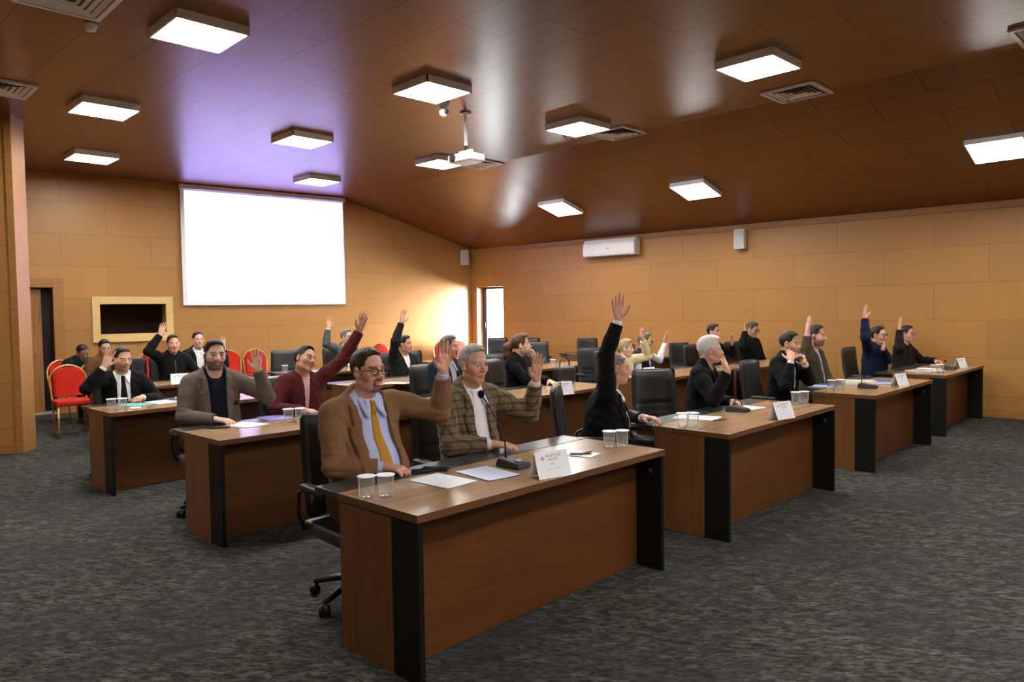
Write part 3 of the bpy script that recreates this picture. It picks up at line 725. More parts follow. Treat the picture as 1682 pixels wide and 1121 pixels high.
CARDS = [((.19, 3.83), DY - .22, 'white folded name card on the nearest desk, beside the microphone'), ((2.075, 5.69), DY - .22, 'white folded name card on the desk of the white-haired man'),
         ((4.137, 7.875), DY - .22, 'white folded name card at the end of the desk with blue booklets'), ((6.072, 10.0), DY - .22, 'white folded name card on the far right desk by the wall'),
         ((.515, 7.531), DY - .3, 'white folded name card between the plaid man and the man with the highest arm'), ((-1.19, 9.23), DY - .3, 'white folded name card before the charcoal sweater man'),
         ((-4.18, 9.27), DY - .3, 'white folded name card before the smiling man in black'), ((1.70, 9.20), DY - .1, 'bluish white folded name card before the cream jacket person')]
for (x, y), rz, lb in CARDS:
    r, on = tent(x, y, rz, lb)
    MB().lathe([(.0105, 0), (.0105, .0004)], 20, Matrix.Translation(on(-.060, .098) - Vector((0, .0003, 0))) @ Matrix.Rotation(math.atan2(.13, .0485), 4, 'X')).obj('crest_print', plain('crest_ink', (.42, .45, .55), .8), r)
    text_on(r, on, 'BELEDİYESİ', .012, .108, .019, 'heading_print')
    text_on(r, on, 'MECLİSİ', .004, .090, .017, 'heading_print')
    text_on(r, on, 'ÜYE', -.004, .068, .014, 'role_print')
    text_on(r, on, '––– –––––', .0, .046, .022, 'name_print')
# microphones
def microphone(x, y, rot, label, full=True):
    r = empty('gooseneck_microphone', (x, y, ZT), rot); thing(r, label, 'microphone', 'desk microphones')
    m = MB(); n0 = [(-.06, -.09, 0), (.06, -.09, 0), (.06, .09, 0), (-.06, .09, 0)]; n1 = [(-.05, -.08, .028), (.05, -.08, .028), (.05, .08, .045), (-.05, .08, .045)]
    a = [m.bm.verts.new(p) for p in n0]; b = [m.bm.verts.new(p) for p in n1]; m.bm.faces.new(a[::-1]); m.bm.faces.new(b)
    for i in range(4): m.bm.faces.new((a[i], a[(i + 1) % 4], b[(i + 1) % 4], b[i]))
    bmesh.ops.bevel(m.bm, geom=m.bm.edges[:], offset=.006, segments=2, affect='EDGES'); m.obj('microphone_base', M_plastic, r)
    MB().box((-.02, -.05, .034), (.02, -.02, .042), .003).obj('talk_button', plain('button_grey', (.3, .3, .32), .5), r)
    return r
r = microphone(.0, 4.07, DY, 'black gooseneck microphone on the nearest desk, standing before the plaid jacket man')
m = MB(); pts = [(.0, .06, .04), (.0, .065, .12), (-.02, .085, .22), (-.055, .12, .32), (-.085, .15, .385)]; m.tube(pts, [.006, .0045, .004, .004, .005]); m.obj('gooseneck', M_plastic, r, smooth=True)
MB().ball((-.092, .157, .40), (.019, .019, .024), 16).obj('foam_head', fabric('foam_black', (.006, .006, .007), .95, .5), r, smooth=True)
r = microphone(1.87, 6.12, DY, 'black desk microphone before the white-haired man with its neck bent down')
m = MB(); m.tube([(.03, .06, .04), (.05, .06, .075), (.09, .05, .085), (.12, .03, .06), (.125, .02, .012)], .005); m.obj('gooseneck', M_plastic, r, smooth=True)
MB().ball((.125, .018, .012), (.014, .014, .012), 12).obj('foam_head', MATS['foam_black'], r, smooth=True)
r = microphone(3.72, 7.72, DY, 'black desk microphone between the booklets and the handouts on the third right desk')
m = MB(); m.tube([(.0, .06, .04), (.02, .07, .10), (.06, .06, .12)], .005); m.obj('gooseneck', M_plastic, r, smooth=True); MB().ball((.065, .06, .12), .014, 12).obj('foam_head', MATS['foam_black'], r, smooth=True)
r = microphone(5.80, 9.80, DY, 'black desk microphone on the far right desk by the maroon shirt man')
m = MB(); m.tube([(.0, .06, .04), (.02, .07, .09), (.06, .06, .10)], .005); m.obj('gooseneck', M_plastic, r, smooth=True); MB().ball((.065, .06, .10), .014, 12).obj('foam_head', MATS['foam_black'], r, smooth=True)
# phones, pens, wallet
def phone(x, y, rot, label, c, nm='mobile_phone', cat='phone'):
    r = empty(nm, (x, y, ZT), rot); thing(r, label, cat); MB().box((-.038, -.078, 0), (.038, .078, .009), .006, seg=3).obj('phone_body', plain(nm + '_case', c, .35), r)
    MB().box((-.033, -.072, .009), (.033, .072, .0096), .001).obj('phone_screen', M_darkscreen, r); return r
M_darkscreen = plain('dark_screen', (.008, .010, .02), .08, 0, .6, .02)
phone(-.52, 3.96, DY + 1.2, 'dark phone lying under the hand of the man in tan', (.012, .014, .03)); phone(-.43, 4.02, DY + .6, 'black phone beside the bluish sheet on the nearest desk', (.012, .012, .012))
phone(-2.25, 5.62, DY + .9, 'brown cased phone before the watch hand of the blazer man', (.10, .04, .02)); phone(2.83, 7.56, DY + 1.3, 'black phone beside the blue booklet of the man resting his chin', (.012, .012, .013))
phone(-3.76, 7.34, DY + .4, 'black phone in the hand of the black-suited man', (.012, .012, .013))
def pen(x, y, rot, label):
    r = empty('pen', (x, y, ZT + .006), rot); thing(r, label, 'pen'); Mx = Matrix.Rotation(rad(90), 4, 'Y')
    MB().lathe([(.0045, -.065), (.005, -.06), (.005, .05), (.0035, .062), (.001, .07)], 10, Mx).obj('pen_barrel', M_plastic, r, smooth=True)
    MB().box((-.062, -.001, .005), (-.02, .001, .0065)).obj('pen_clip', M_chrome, r); return r
pen(.40, 4.37, .05, 'black pen pointing right on the small notepad behind the name card'); pen(.435, 4.40, .9, 'black pen crossing the other on the small notepad')
pen(1.58, 5.62, .4, 'black pen on the sheet before the ribbed chair')
# booklets
def booklet(x, y, rot, label, cover, n=1, th=.012, z=0):
    r = empty('booklet', (x, y, ZT + z), rot); thing(r, label, 'booklet', 'booklets on the desks')
    MB().box((-.105, -.148, .001), (.104, .148, th - .001)).obj('pages', M_paper, r); MB().box((-.107, -.15, th - .001), (.106, .15, th + .0005)).obj('front_cover', cover, r); MB().box((-.107, -.15, 0), (.106, .15, .001)).obj('back_cover', cover, r)
    return r
def band_cover(name, c1, c2):
    b = NB(name); tc = b.n('ShaderNodeTexCoord'); sp = b.n('ShaderNodeSeparateXYZ'); b.l(tc.outputs['Object'], sp.inputs[0])
    a = b.n('ShaderNodeMath', operation='GREATER_THAN'); b.l(sp.outputs[1], a.inputs[0]); a.inputs[1].default_value = -.01
    b.col(b.mix(c1, c2, a.outputs[0])); return b.set(.35)
M_bluecov = band_cover('blue_cover', (.03, .13, .55), (.55, .62, .72)); M_greycov = plain('grey_cover', (.42, .46, .44), .5); M_creamcov = plain('cream_cover', (.72, .66, .46), .5)
booklet(3.33, 7.90, DY + 1.5, 'blue and white booklet lying before the man resting his chin', M_bluecov)
booklet(3.80, 8.12, DY + .5, 'grey booklet under a cream one on the third right desk', M_greycov, th=.02)
booklet(3.82, 8.13, DY + .2, 'cream booklet on top of the grey one on the third right desk', M_creamcov, z=.0206, th=.014)
booklet(4.02, 8.18, DY + .4, 'blue and white booklet beside the name card on the third right desk', M_bluecov, th=.025)
booklet(5.30, 9.60, DY + 1.2, 'grey booklet on the far right desk before the navy sweater man', M_greycov)
# handbag and tissue box, small tray
r = empty('handbag', (.66, 8.62 - .10, ZT - .0), DY); 
r.location = (*dpos('M2', 1.74, .60)[:2], ZT); thing(r, 'black handbag standing on the desk behind the man with the highest arm', 'handbag')
m = MB(); m.box((-.15, -.07, 0), (.15, .07, .20), .05, seg=4); m.obj('bag_body', M_leather, r, smooth=True)
m = MB(); m.tube([(-.09, 0, .19), (-.08, 0, .27), (0, 0, .30), (.08, 0, .27), (.09, 0, .19)], .008); m.obj('bag_handle', M_leather, r, smooth=True)
r = empty('tissue_box', (.52, 7.66, ZT), DY); thing(r, 'small pale box with crumpled tissue behind the name card, left of the handbag', 'tissue box')
MB().box((-.05, -.05, 0), (.05, .05, .085), .004).obj('box_body', plain('box_card', (.75, .55, .42), .7), r)
m = MB(); random.seed(4)
for k in range(5):
    a = k * 1.26; m.bm.faces.new([m.bm.verts.new(p) for p in ((0, 0, .083), (.03 * math.cos(a), .03 * math.sin(a), .11), (.02 * math.cos(a + .7), .02 * math.sin(a + .7), .125))])
m.obj('tissue', M_paper, r, smooth=True)
# ------------------------------------------------------------------ people: bodies grown as signed-distance fields and meshed
V3 = lambda *a: np.array(a, float)
def nrm(v): v = np.asarray(v, float); return v / (np.linalg.norm(v) + 1e-12)
class Field:
    def __init__(s, lo, hi, h):
        s.h = h; s.lo = np.asarray(lo, float); s.n = np.maximum(np.ceil((np.asarray(hi) - s.lo) / h).astype(int) + 1, 3)
        s.F = np.full(s.n, .3, np.float32)
    def box(s, lo, hi):
        a = np.clip(np.floor((np.asarray(lo) - s.lo) / s.h).astype(int), 0, s.n); b = np.clip(np.ceil((np.asarray(hi) - s.lo) / s.h).astype(int) + 1, 0, s.n)
        if np.any(b - a < 1): return None
        g = [(s.lo[i] + s.h * np.arange(a[i], b[i])).astype(np.float32) for i in range(3)]
        return tuple(slice(a[i], b[i]) for i in range(3)), g[0][:, None, None], g[1][None, :, None], g[2][None, None, :]
    def full(s): return s.box(s.lo, s.lo + s.h * (s.n - 1))
def dist(p, x, y, z, inf=0.0):
    if p[0] == 'c':
        _, a, b, ra, rb, k = p; d = b - a; L2 = max(float(d @ d), 1e-9)
        t = np.clip(((x - a[0]) * d[0] + (y - a[1]) * d[1] + (z - a[2]) * d[2]) / L2, 0, 1)
        return np.sqrt((x - a[0] - t * d[0]) ** 2 + (y - a[1] - t * d[1]) ** 2 + (z - a[2] - t * d[2]) ** 2) - (ra + t * (rb - ra)) - inf
    _, c, r, R, k = p; r = r + inf
    X, Y, Z = x - c[0], y - c[1], z - c[2]
    u = (X * R[0, 0] + Y * R[1, 0] + Z * R[2, 0]); v = (X * R[0, 1] + Y * R[1, 1] + Z * R[2, 1]); w = (X * R[0, 2] + Y * R[1, 2] + Z * R[2, 2])
    k0 = np.sqrt((u / r[0]) ** 2 + (v / r[1]) ** 2 + (w / r[2]) ** 2); k1 = np.sqrt((u / r[0] ** 2) ** 2 + (v / r[1] ** 2) ** 2 + (w / r[2] ** 2) ** 2)
    return k0 * (k0 - 1) / (k1 + 1e-9)
def pbound(p, inf=0):
    if p[0] == 'c':
        r = max(p[3], p[4]) + inf; return np.minimum(p[1], p[2]) - r, np.maximum(p[1], p[2]) + r
    e = np.abs(p[3]) @ (p[2] + inf); return p[1] - e, p[1] + e
def pk(p): return p[5] if p[0] == 'c' else p[4]
def smin(a, b, k):
    if k <= 0: return np.minimum(a, b)
    h = np.maximum(k - np.abs(a - b), 0) / k; return np.minimum(a, b) - h * h * k * .25
def union(f, prims, inf=0.0, kk=None):
    for p in prims:
        k = pk(p) if kk is None else kk; lo, hi = pbound(p, inf); m = k + 3 * f.h; bx = f.box(lo - m, hi + m)
        if bx is None: continue
        sl, x, y, z = bx; f.F[sl] = smin(f.F[sl], dist(p, x, y, z, inf).astype(np.float32), k)
def carve(f, prims, inf=0.0):
    for p in prims:
        k = pk(p); lo, hi = pbound(p, inf); m = k + 3 * f.h; bx = f.box(lo - m, hi + m)
        if bx is None: continue
        sl, x, y, z = bx; f.F[sl] = -smin(-f.F[sl], dist(p, x, y, z, inf).astype(np.float32), k)
def bounds(prims, pad):
    B = [pbound(p) for p in prims]; return np.min([b[0] for b in B], 0) - pad, np.max([b[1] for b in B], 0) + pad
def nets(f, name, mat):
    F = f.F; F = np.pad(F, 1, constant_values=.3); n = F.shape; lo = f.lo - f.h
    S = F < 0
    if not S.any(): return None
    cs = [S[i:n[0] - 1 + i, j:n[1] - 1 + j, k:n[2] - 1 + k] for i in (0, 1) for j in (0, 1) for k in (0, 1)]
    any_ = cs[0].copy(); all_ = cs[0].copy()
    for c in cs[1:]: any_ |= c; all_ &= c
    act = any_ & ~all_; I, J, K = np.nonzero(act); N = len(I)
    idx = np.full(act.shape, -1, np.int32); idx[I, J, K] = np.arange(N)
    corners = [(i, j, k) for i in (0, 1) for j in (0, 1) for k in (0, 1)]
    V = [F[I + i, J + j, K + k] for i, j, k in corners]
    acc = np.zeros((N, 3)); cnt = np.zeros(N)
    for a in range(8):
        for b in range(a + 1, 8):
            ca, cb = np.array(corners[a]), np.array(corners[b])
            if np.abs(ca - cb).sum() != 1: continue
            m = (V[a] < 0) != (V[b] < 0); t = np.where(m, V[a] / np.where(m, V[a] - V[b], 1), 0)
            acc += np.where(m[:, None], ca + t[:, None] * (cb - ca), 0); cnt += m
    P = (np.stack([I, J, K], 1) + acc / cnt[:, None]) * f.h + lo
    quads = []
    for ax in range(3):
        o1, o2 = [(1, 2), (2, 0), (0, 1)][ax]
        sl0 = [slice(1, n[i] - 1) for i in range(3)]; sl0[ax] = slice(0, n[ax] - 1); sl1 = list(sl0); sl1[ax] = slice(1, n[ax])
        a_, b_2 = S[tuple(sl0)], S[tuple(sl1)]; E = np.nonzero(a_ != b_2); base = [E[i] + (0 if i == ax else 1) for i in range(3)]
        if not len(base[0]): continue
        fl = a_[E]
        def g(d1, d2):
            q = list(base); q[o1] = q[o1] - d1; q[o2] = q[o2] - d2; return idx[q[0], q[1], q[2]]
        q = np.stack([g(1, 1), g(0, 1), g(0, 0), g(1, 0)], 1); q[~fl] = q[~fl][:, ::-1]; quads.append(q)
    Q = np.concatenate(quads); Q = Q[(Q >= 0).all(1)]
    me = bpy.data.meshes.new(name); me.vertices.add(N); me.vertices.foreach_set('co', P.astype(np.float32).ravel())
    me.loops.add(len(Q) * 4); me.loops.foreach_set('vertex_index', Q.ravel().astype(np.int32))
    me.polygons.add(len(Q)); me.polygons.foreach_set('loop_start', np.arange(0, len(Q) * 4, 4, dtype=np.int32))
    me.polygons.foreach_set('use_smooth', np.ones(len(Q), bool)); me.update(calc_edges=True); me.validate()
    if mat: me.materials.append(mat)
    return me, P
def rot_axes(fwd, up):
    y = nrm(fwd); x = nrm(np.cross(y, up)); z = np.cross(x, y); return np.stack([x, y, z], 1)
I3 = np.eye(3)

def hand_prims(W, Fd, Nn, side, curl=.12, spread=.12, thumb=1.0, s=1.0):
    """W wrist, Fd finger direction, Nn palm normal; five fingers with three joints, thumb from the side of the palm"""
    Fd = nrm(Fd); Nn = nrm(Nn - Fd * (Nn @ Fd)); T = np.cross(Fd, Nn) * (1 if side == 'R' else -1)
    P = []; kn = []
    offs = (.031, .0105, -.0105, -.030); kl = (.090, .094, .090, .081)
    for o, l in zip(offs, kl):
        a = W + T * o * .45 * s + Fd * .012 * s; b = W + T * o * s + Fd * l * s; kn.append(b); P.append(('c', a, b, .0165 * s, .0125 * s, .014 * s))
    P.append(('c', W + T * .024 * s + Fd * .03 * s + Nn * .006 * s, W + T * .022 * s + Fd * .06 * s + Nn * .004, .015 * s, .013 * s, .014 * s))
    lens = ((.040, .025, .021), (.045, .029, .022), (.041, .027, .021), (.032, .020, .018))
    for i, (b, ls) in enumerate(zip(kn, lens)):
        sp = spread * (1.5 - i) * .62; ang = 0.0; p = b
        for j, l in enumerate(ls):
            ang += curl * (.7, 1.1, .8)[j] * (1 + .15 * i); d0_ = nrm(Fd * math.cos(sp) + T * math.sin(sp))
            d = d0_ * math.cos(ang) + Nn * math.sin(ang); q = p + d * l * s
            r0, r1 = ((.0095, .0088), (.0088, .0082), (.0082, .0070))[j]; P.append(('c', p, q, r0 * s, r1 * s, .005 * s)); p = q
    b = W + T * .022 * s + Fd * .022 * s + Nn * .004
    d1 = nrm(Fd * .62 + T * .78 * thumb + Nn * .25); q = b + d1 * .046 * s; P.append(('c', b, q, .0155 * s, .0115 * s, .012 * s))
    d2 = nrm(Fd * .85 + T * .52 * thumb + Nn * .25); q2 = q + d2 * .031 * s; P.append(('c', q, q2, .0110 * s, .0098 * s, .006 * s))
    d3 = nrm(Fd * .95 + T * .30 * thumb + Nn * .22); P.append(('c', q2, q2 + d3 * .024 * s, .0098 * s, .0078 * s, .006 * s))
    return P

def ik(S, W, pole, la, lb):
    d = W - S; L = np.linalg.norm(d); Lm = (la + lb) * .985
    if L > Lm: k = L / Lm; la, lb = la * k, lb * k                  # a long reach stretches the sleeve a little
    dn = d / L; a = (la * la - lb * lb + L * L) / (2 * L); h = math.sqrt(max(la * la - a * a, 1e-6))
    p = nrm(pole - dn * (pole @ dn)); return S + dn * a + p * h

SKINS = {'tan': (.60, .33, .225), 'fair': (.68, .42, .31), 'olive': (.54, .29, .19), 'red': (.64, .33, .24), 'dark': (.32, .16, .10)}
def person(key, label, top, phi, psi, hands, hair='short', hairc=(.02, .015, .012), skin='tan', h=.008, bulk=1.0, belly=.2, lean=6, side=0,
           headpitch=0, headroll=0, beard=None, jacket=None, shirt=None, collar=True, tie=None, openw=(.05, .07, .0), glasses=None, trousers=(.015, .015, .018),
           headfwd=.03, cuffs=True, pin=None, square=None, watch=None, hl=0.0, lapel=True, zipc=None, hood=None, sleeve_vest=None, spread=.12):
    up0 = V3(math.sin(rad(side)), math.sin(rad(lean)), 0); up0[2] = math.sqrt(1 - up0 @ up0)
    R0 = rot_axes(V3(0, 1, 0) - up0 * up0[1], up0); X0, Y0, U0 = R0.T
    L = (top[2] - .322 - .56) / max(.8, U0[2]); H = V3(0, 0, .56); N = H + U0 * L
    hd = psi - phi; q = rad(hd)
    hf = V3(-math.sin(q), math.cos(q), 0); hp = rad(headpitch); hf2 = nrm(hf * math.cos(hp) + V3(0, 0, math.sin(hp)))
    Rh = rot_axes(hf2, V3(0, 0, 1)); rr = rad(headroll); Rh = np.stack([Rh[:, 0] * math.cos(rr) - Rh[:, 2] * math.sin(rr), Rh[:, 1], Rh[:, 2] * math.cos(rr) + Rh[:, 0] * math.sin(rr)], 1)
    Hc = N + Y0 * headfwd + V3(0, 0, .186) + Rh[:, 2] * .011 + Rh[:, 1] * .012
    yaw = rad(phi) - math.pi / 2; cy, sy = math.cos(yaw), math.sin(yaw)
    loc = V3(top[0] - (cy * Hc[0] - sy * Hc[1]), top[1] - (sy * Hc[0] + cy * Hc[1]), 0)
    def local(w): dx, dy = w[0] - loc[0], w[1] - loc[1]; return V3(cy * dx + sy * dy, -sy * dx + cy * dy, w[2])
    T = lambda x, t, y: H + X0 * x + U0 * (t * L) + Y0 * y             # torso point: across, along the spine, forward
    b = bulk
    torso = [('e', T(0, .02, -.005), V3(.168 * b, .125, .13), R0, .05), ('e', T(0, .36, .012 + .06 * belly), V3(.152 * b + .04 * belly, .105 * b + .075 * belly, .20), R0, .06),
             ('e', T(0, .72, .0), V3(.168 * b, .112 * b, .165), R0, .06), ('c', T(-.140 * b, .955, -.012), T(.140 * b, .955, -.012), .060, .060, .05),
             ('c', T(-.11, .985, -.02), T(-.035, 1.12, -.018), .040, .042, .04), ('c', T(.11, .985, -.02), T(.035, 1.12, -.018), .040, .042, .04)]
    HP = lambda x, y, z: Hc + Rh @ V3(x, y, z)
    neck = [('c', T(0, .97, -.008), HP(0, -.02, -.055), .057, .054, .03)]
    He = lambda c, r, k, R=Rh: ('e', HP(*c), V3(*r), R, k)
    Hl = lambda a, c, ra, rb, k: ('c', HP(*a), HP(*c), ra, rb, k)
    head = [He((0, -.012, .036), (.0765, .096, .087), .02), He((0, .022, -.03), (.063, .070, .085), .03),
            Hl((-.050, .0, -.060), (-.016, .058, -.094), .018, .017, .02), Hl((.050, .0, -.060), (.016, .058, -.094), .018, .017, .02), He((0, .064, -.094), (.024, .020, .018), .018),
            He((-.040, .054, -.022), (.026, .028, .026), .02), He((.040, .054, -.022), (.026, .028, .026), .02),
            Hl((-.036, .074, .022), (.036, .074, .022), .015, .015, .016)]
    sock = [He((-.032, .098, .003), (.019, .018, .0125), .012), He((.032, .098, .003), (.019, .018, .0125), .012)]
    face = [Hl((0, .083, .012), (0, .108, -.026), .0085, .0125, .010), He((-.0125, .096, -.032), (.0095, .011, .0085), .008), He((.0125, .096, -.032), (.0095, .011, .0085), .008),
            Hl((-.020, .080, -.0575), (0, .0895, -.0555), .006, .0070, .006), Hl((.020, .080, -.0575), (0, .0895, -.0555), .006, .0070, .006),
            Hl((-.018, .080, -.0680), (0, .0880, -.0700), .0062, .0078, .006), Hl((.018, .080, -.0680), (0, .0880, -.0700), .0062, .0078, .006)]
    for s in (-1, 1):
        face += [Hl((s * .018, .081, .0095), (s * .033, .086, .0125), .0042, .0045, .004), Hl((s * .033, .086, .0125), (s * .047, .077, .0085), .0045, .0042, .004),
                 Hl((s * .019, .081, -.0045), (s * .033, .084, -.0075), .0038, .0040, .005), Hl((s * .033, .084, -.0075), (s * .046, .076, -.0045), .0040, .0038, .005),
                 ('e', HP(s * .079, -.006, -.004), V3(.009, .021, .031), Rh @ np.array(Euler((rad(-12), 0, rad(s * -22))).to_matrix()), .008),
                 ('e', HP(s * .077, .002, -.026), V3(.008, .011, .012), Rh, .008)]
    earin = [('e', HP(s * .088, .001, -.002), V3(.007, .010, .016), Rh, .006) for s in (-1, 1)]
    arms = {}; handp = []; cuffp = []
    spec = {hh[0]: hh for hh in hands}
    for sd in 'RL':
        s = 1 if sd == 'R' else -1
        hh = spec.get(sd)
        S = T(s * .172 * b, .945, -.008)
        if hh is None: W = V3(s * .13, .30, .60); kind = 'lap'; opt = {}
        else:
            W = local(hh[1]) if hh[2] == 'w' else np.array(hh[1], float); kind = hh[3]; opt = hh[4] if len(hh) > 4 else {}
        if W[2] > S[2] + .1: S = S + U0 * .035 - X0 * s * .012
        pole = {'up': V3(s * .75, .25, -.75), 'desk': V3(s * .8, -.35, -.5), 'lap': V3(s * .7, -.5, -.4), 'face': V3(s * .45, .3, -.9)}[kind]
        if 'pole' in opt: pole = V3(*opt['pole'])
        E = ik(S, W, pole, .285, .255); fd = nrm(W - E)
        if kind == 'up': Fd = nrm(fd * .55 + V3(0, 0, 1) * .5 + V3(*opt.get('tilt', (0, 0, 0)))); Nn = V3(*opt.get('n', (0, 1, 0)))
        elif kind == 'desk': Fd = nrm(fd * .5 + V3(-s * .35, .8, -.12) + V3(*opt.get('tilt', (0, 0, 0)))); Nn = V3(0, -.1, -1)
        elif kind == 'face': Fd = nrm(HP(*opt.get('to', (s * .03, .09, -.02))) - W); Nn = nrm(Hc - W) if 'n' not in opt else V3(*opt['n'])
        else: Fd = nrm(fd * .6 + V3(-s * .3, .8, -.3)); Nn = V3(0, 0, -1)
        arms[sd] = (S, E, W, fd)
        handp += hand_prims(W + fd * .012, Fd, Nn, sd, opt.get('curl', .10 if kind == 'up' else .38), opt.get('spread', .16 if kind == 'up' else .08))
        handp.append(('c', W - fd * .03, W + Fd * .02, .0265, .0235, .012))
    armp = []
    for sd, (S, E, W, fd) in arms.items():
        armp += [('c', S, S + (E - S) * .35, .058, .052, .03), ('c', S + (E - S) * .3, E, .050, .041, .02), ('c', E, E + (W - E) * .4, .042, .040, .015), ('c', E + (W - E) * .4, W, .040, .0265, .015)]
    legs = []
    for s in (-1, 1):
        hip, kn_, an = V3(s * .085, .02, .535), V3(s * spread, .42, .525), V3(s * .12, .38, .085)
        legs += [('c', hip, kn_, .088, .060, .04), ('c', kn_, V3(s * .12, .40, .34), .058, .054, .03), ('c', V3(s * .12, .40, .34), an, .054, .036, .03), ('c', an, V3(s * .13, .52, .045), .036, .028, .02)]
    allp = torso + neck + head + armp + legs + handp
    lo, hi = bounds(allp, .03)
    f = Field(lo, hi, h)
    union(f, torso + legs + armp + neck + head); carve(f, sock); union(f, face); carve(f, earin); union(f, handp)
    me, P = nets(f, 'person', M_skin_attr)
    # pigment: skin, lips, brows, beard shadow, scalp under the hair, iris
    Q = (P - Hc) @ Rh; base = np.array(SKINS[skin]); Cc = np.tile(base, (len(P), 1))
    near = np.linalg.norm(Q, axis=1) < .16
    def tint(mask, c, k): mk = (mask & near)[:, None] * k; Cc[:] = Cc * (1 - mk) + np.array(c) * mk
    ell = lambda c, r: np.sqrt((((Q - np.array(c)) / np.array(r)) ** 2).sum(1))
    tint(ell((0, .09, -.03), (.05, .03, .03)) < 1, base * np.array((1.12, .88, .86)), .5)
    tint((np.abs(Q[:, 0]) < .025) & (np.abs(Q[:, 2] + .063) < .0095) & (Q[:, 1] > .074), base * np.array((.88, .56, .54)), .55)
    tint((np.abs(Q[:, 2] + .0625) < .0026) & (np.abs(Q[:, 0]) < .022) & (Q[:, 1] > .07), base * .25, .7)
    hc = np.array(hairc)
    ax_ = np.abs(Q[:, 0]); tint((ax_ > .012) & (ax_ < .052) & (np.abs(Q[:, 2] - (.0265 - (ax_ - .03) ** 2 * 5)) < .0065) & (Q[:, 1] > .055), hc * .9, .8)
    if beard:
        bc, bk = np.array(beard[0]), beard[1]
        jaw = (Q[:, 2] < -.042 + .0 * Q[:, 1]) & (Q[:, 1] > -.012) & (Q[:, 2] > -.125)
        if beard[2] == 'full': reg = jaw & ~((np.abs(Q[:, 0]) < .017) & (np.abs(Q[:, 2] + .063) < .007)) & ~((Q[:, 2] > -.05) & (np.abs(Q[:, 0]) > .03) & (Q[:, 1] > .03)) & (Q[:, 2] < -.040) | ((Q[:, 2] < .01) & (Q[:, 2] > -.07) & (Q[:, 1] < .012) & (Q[:, 1] > -.012))
        else: reg = ((np.abs(Q[:, 0]) < .030) & (Q[:, 2] < -.040) & (Q[:, 2] > -.125) & (Q[:, 1] > .045)) & ~((np.abs(Q[:, 0]) < .018) & (np.abs(Q[:, 2] + .063) < .008))
        tint(reg, bc, bk)
    if hair != 'bald': tint((Q[:, 2] > .06) & (Q[:, 1] < .03) | (Q[:, 1] < -.03) & (Q[:, 2] > -.04), hc, .9)
    at = me.color_attributes.new('Col', 'FLOAT_COLOR', 'POINT'); at.data.foreach_set('color', np.concatenate([Cc, np.ones((len(Cc), 1))], 1).astype(np.float32).ravel())
    root = link('person', me, None, None, tuple(loc), yaw); thing(root, label, 'person')
    # eyes
    for s in (-1, 1):
        m = MB(); m.ball((0, 0, 0), .0122, 14); em = m.mesh('eye', None, True)
        cen = HP(s * .032, .0765, .0025); col = em.color_attributes.new('Col', 'FLOAT_COLOR', 'POINT'); gz = Rh[:, 1] + Rh[:, 0] * s * .0
        for i, v in enumerate(em.vertices):
            d = nrm(V3(*v.co)) @ gz; v.co = Vector(V3(*v.co) + cen); c = (.03, .018, .012) if d > .86 else (.55, .50, .47); col.data[i].color = (*c, 1)
        em.materials.append(attr_mat('eyeball', .15, .5)); link('eye', em, root)
    # hair
    if hair != 'bald':
        fh = Field(Hc - .25, Hc + .25, min(h, .005)); sl, x, y, z = fh.full(); X, Y, Z = x - Hc[0], y - Hc[1], z - Hc[2]
        u = X * Rh[0, 0] + Y * Rh[1, 0] + Z * Rh[2, 0]; v = X * Rh[0, 1] + Y * Rh[1, 1] + Z * Rh[2, 1]; w = X * Rh[0, 2] + Y * Rh[1, 2] + Z * Rh[2, 2]
        E_ = lambda c, r: dist(('e', V3(*c), V3(*r), I3, 0), u, v, w)
        vol = {'short': .0, 'full': .0025, 'thin': -.002, 'long': .005}[hair]
        d = smin(E_((0, -.014, .036), (.0795 + vol, .100 + vol, .0925 + vol)), E_((.010, .030, .094 + vol * 1.4), (.056, .058, .034)), .03)
        fz = (((np.abs(u) / .069) ** 4 + (np.abs(v - .120) / .076) ** 4 + (np.abs(w + .004 - hl * .6) / .104) ** 4) ** .25 - 1) * .07; d = -smin(-d, fz, .016)
        cut = (w - np.interp(v, [-.12, -.055, -.030, -.012, .000, .014, .020, .034, .060, .075], [-.078, -.070, -.050, .012, .020, .010, -.012, -.004, .045, .068]).astype(np.float32)) * .6
        if hair == 'long': cut = (w - (-.085 + np.maximum(v + .03, 0) * 1.4)) * .6
        d = -smin(-d, cut, .008)
        if hair == 'thin': d = np.maximum(d, -smin(-(.5 * (w - .085)), E_((0, .02, .10), (.05, .075, .06)) * 0 + 9, .0))
        d = d + .0020 * np.sin(u * 150 + 14 * np.sin(v * 40)) * np.sin(v * 70 + w * 90)
        fh.F = d.astype(np.float32)
        if hair == 'long':
            tail = [('c', HP(0, -.095, .02), HP(0, -.160, -.02), .036, .055, .02), ('c', HP(0, -.160, -.02), HP(.0, -.165, -.12), .055, .052, .02), ('c', HP(0, -.165, -.12), HP(0, -.13, -.18), .052, .022, .02)]
            union(fh, tail)
        r_ = nets(fh, 'hair', hair_mat(hairc))
        if r_: link('hair', r_[0], root)
    # garments
    hg = max(h, .006); loT, hiT = bounds(torso + armp, .06)
    def tcoords(fd_):
        sl, x, y, z = fd_.full(); X, Y, Z = x - H[0], y - H[1], z - H[2]
        return X * R0[0, 0] + Y * R0[1, 0] + Z * R0[2, 0], X * R0[0, 1] + Y * R0[1, 1] + Z * R0[2, 1], (X * R0[0, 2] + Y * R0[1, 2] + Z * R0[2, 2]) / L
    chest_y = .112 * b
    cneck = T(0, 1.03, .0)
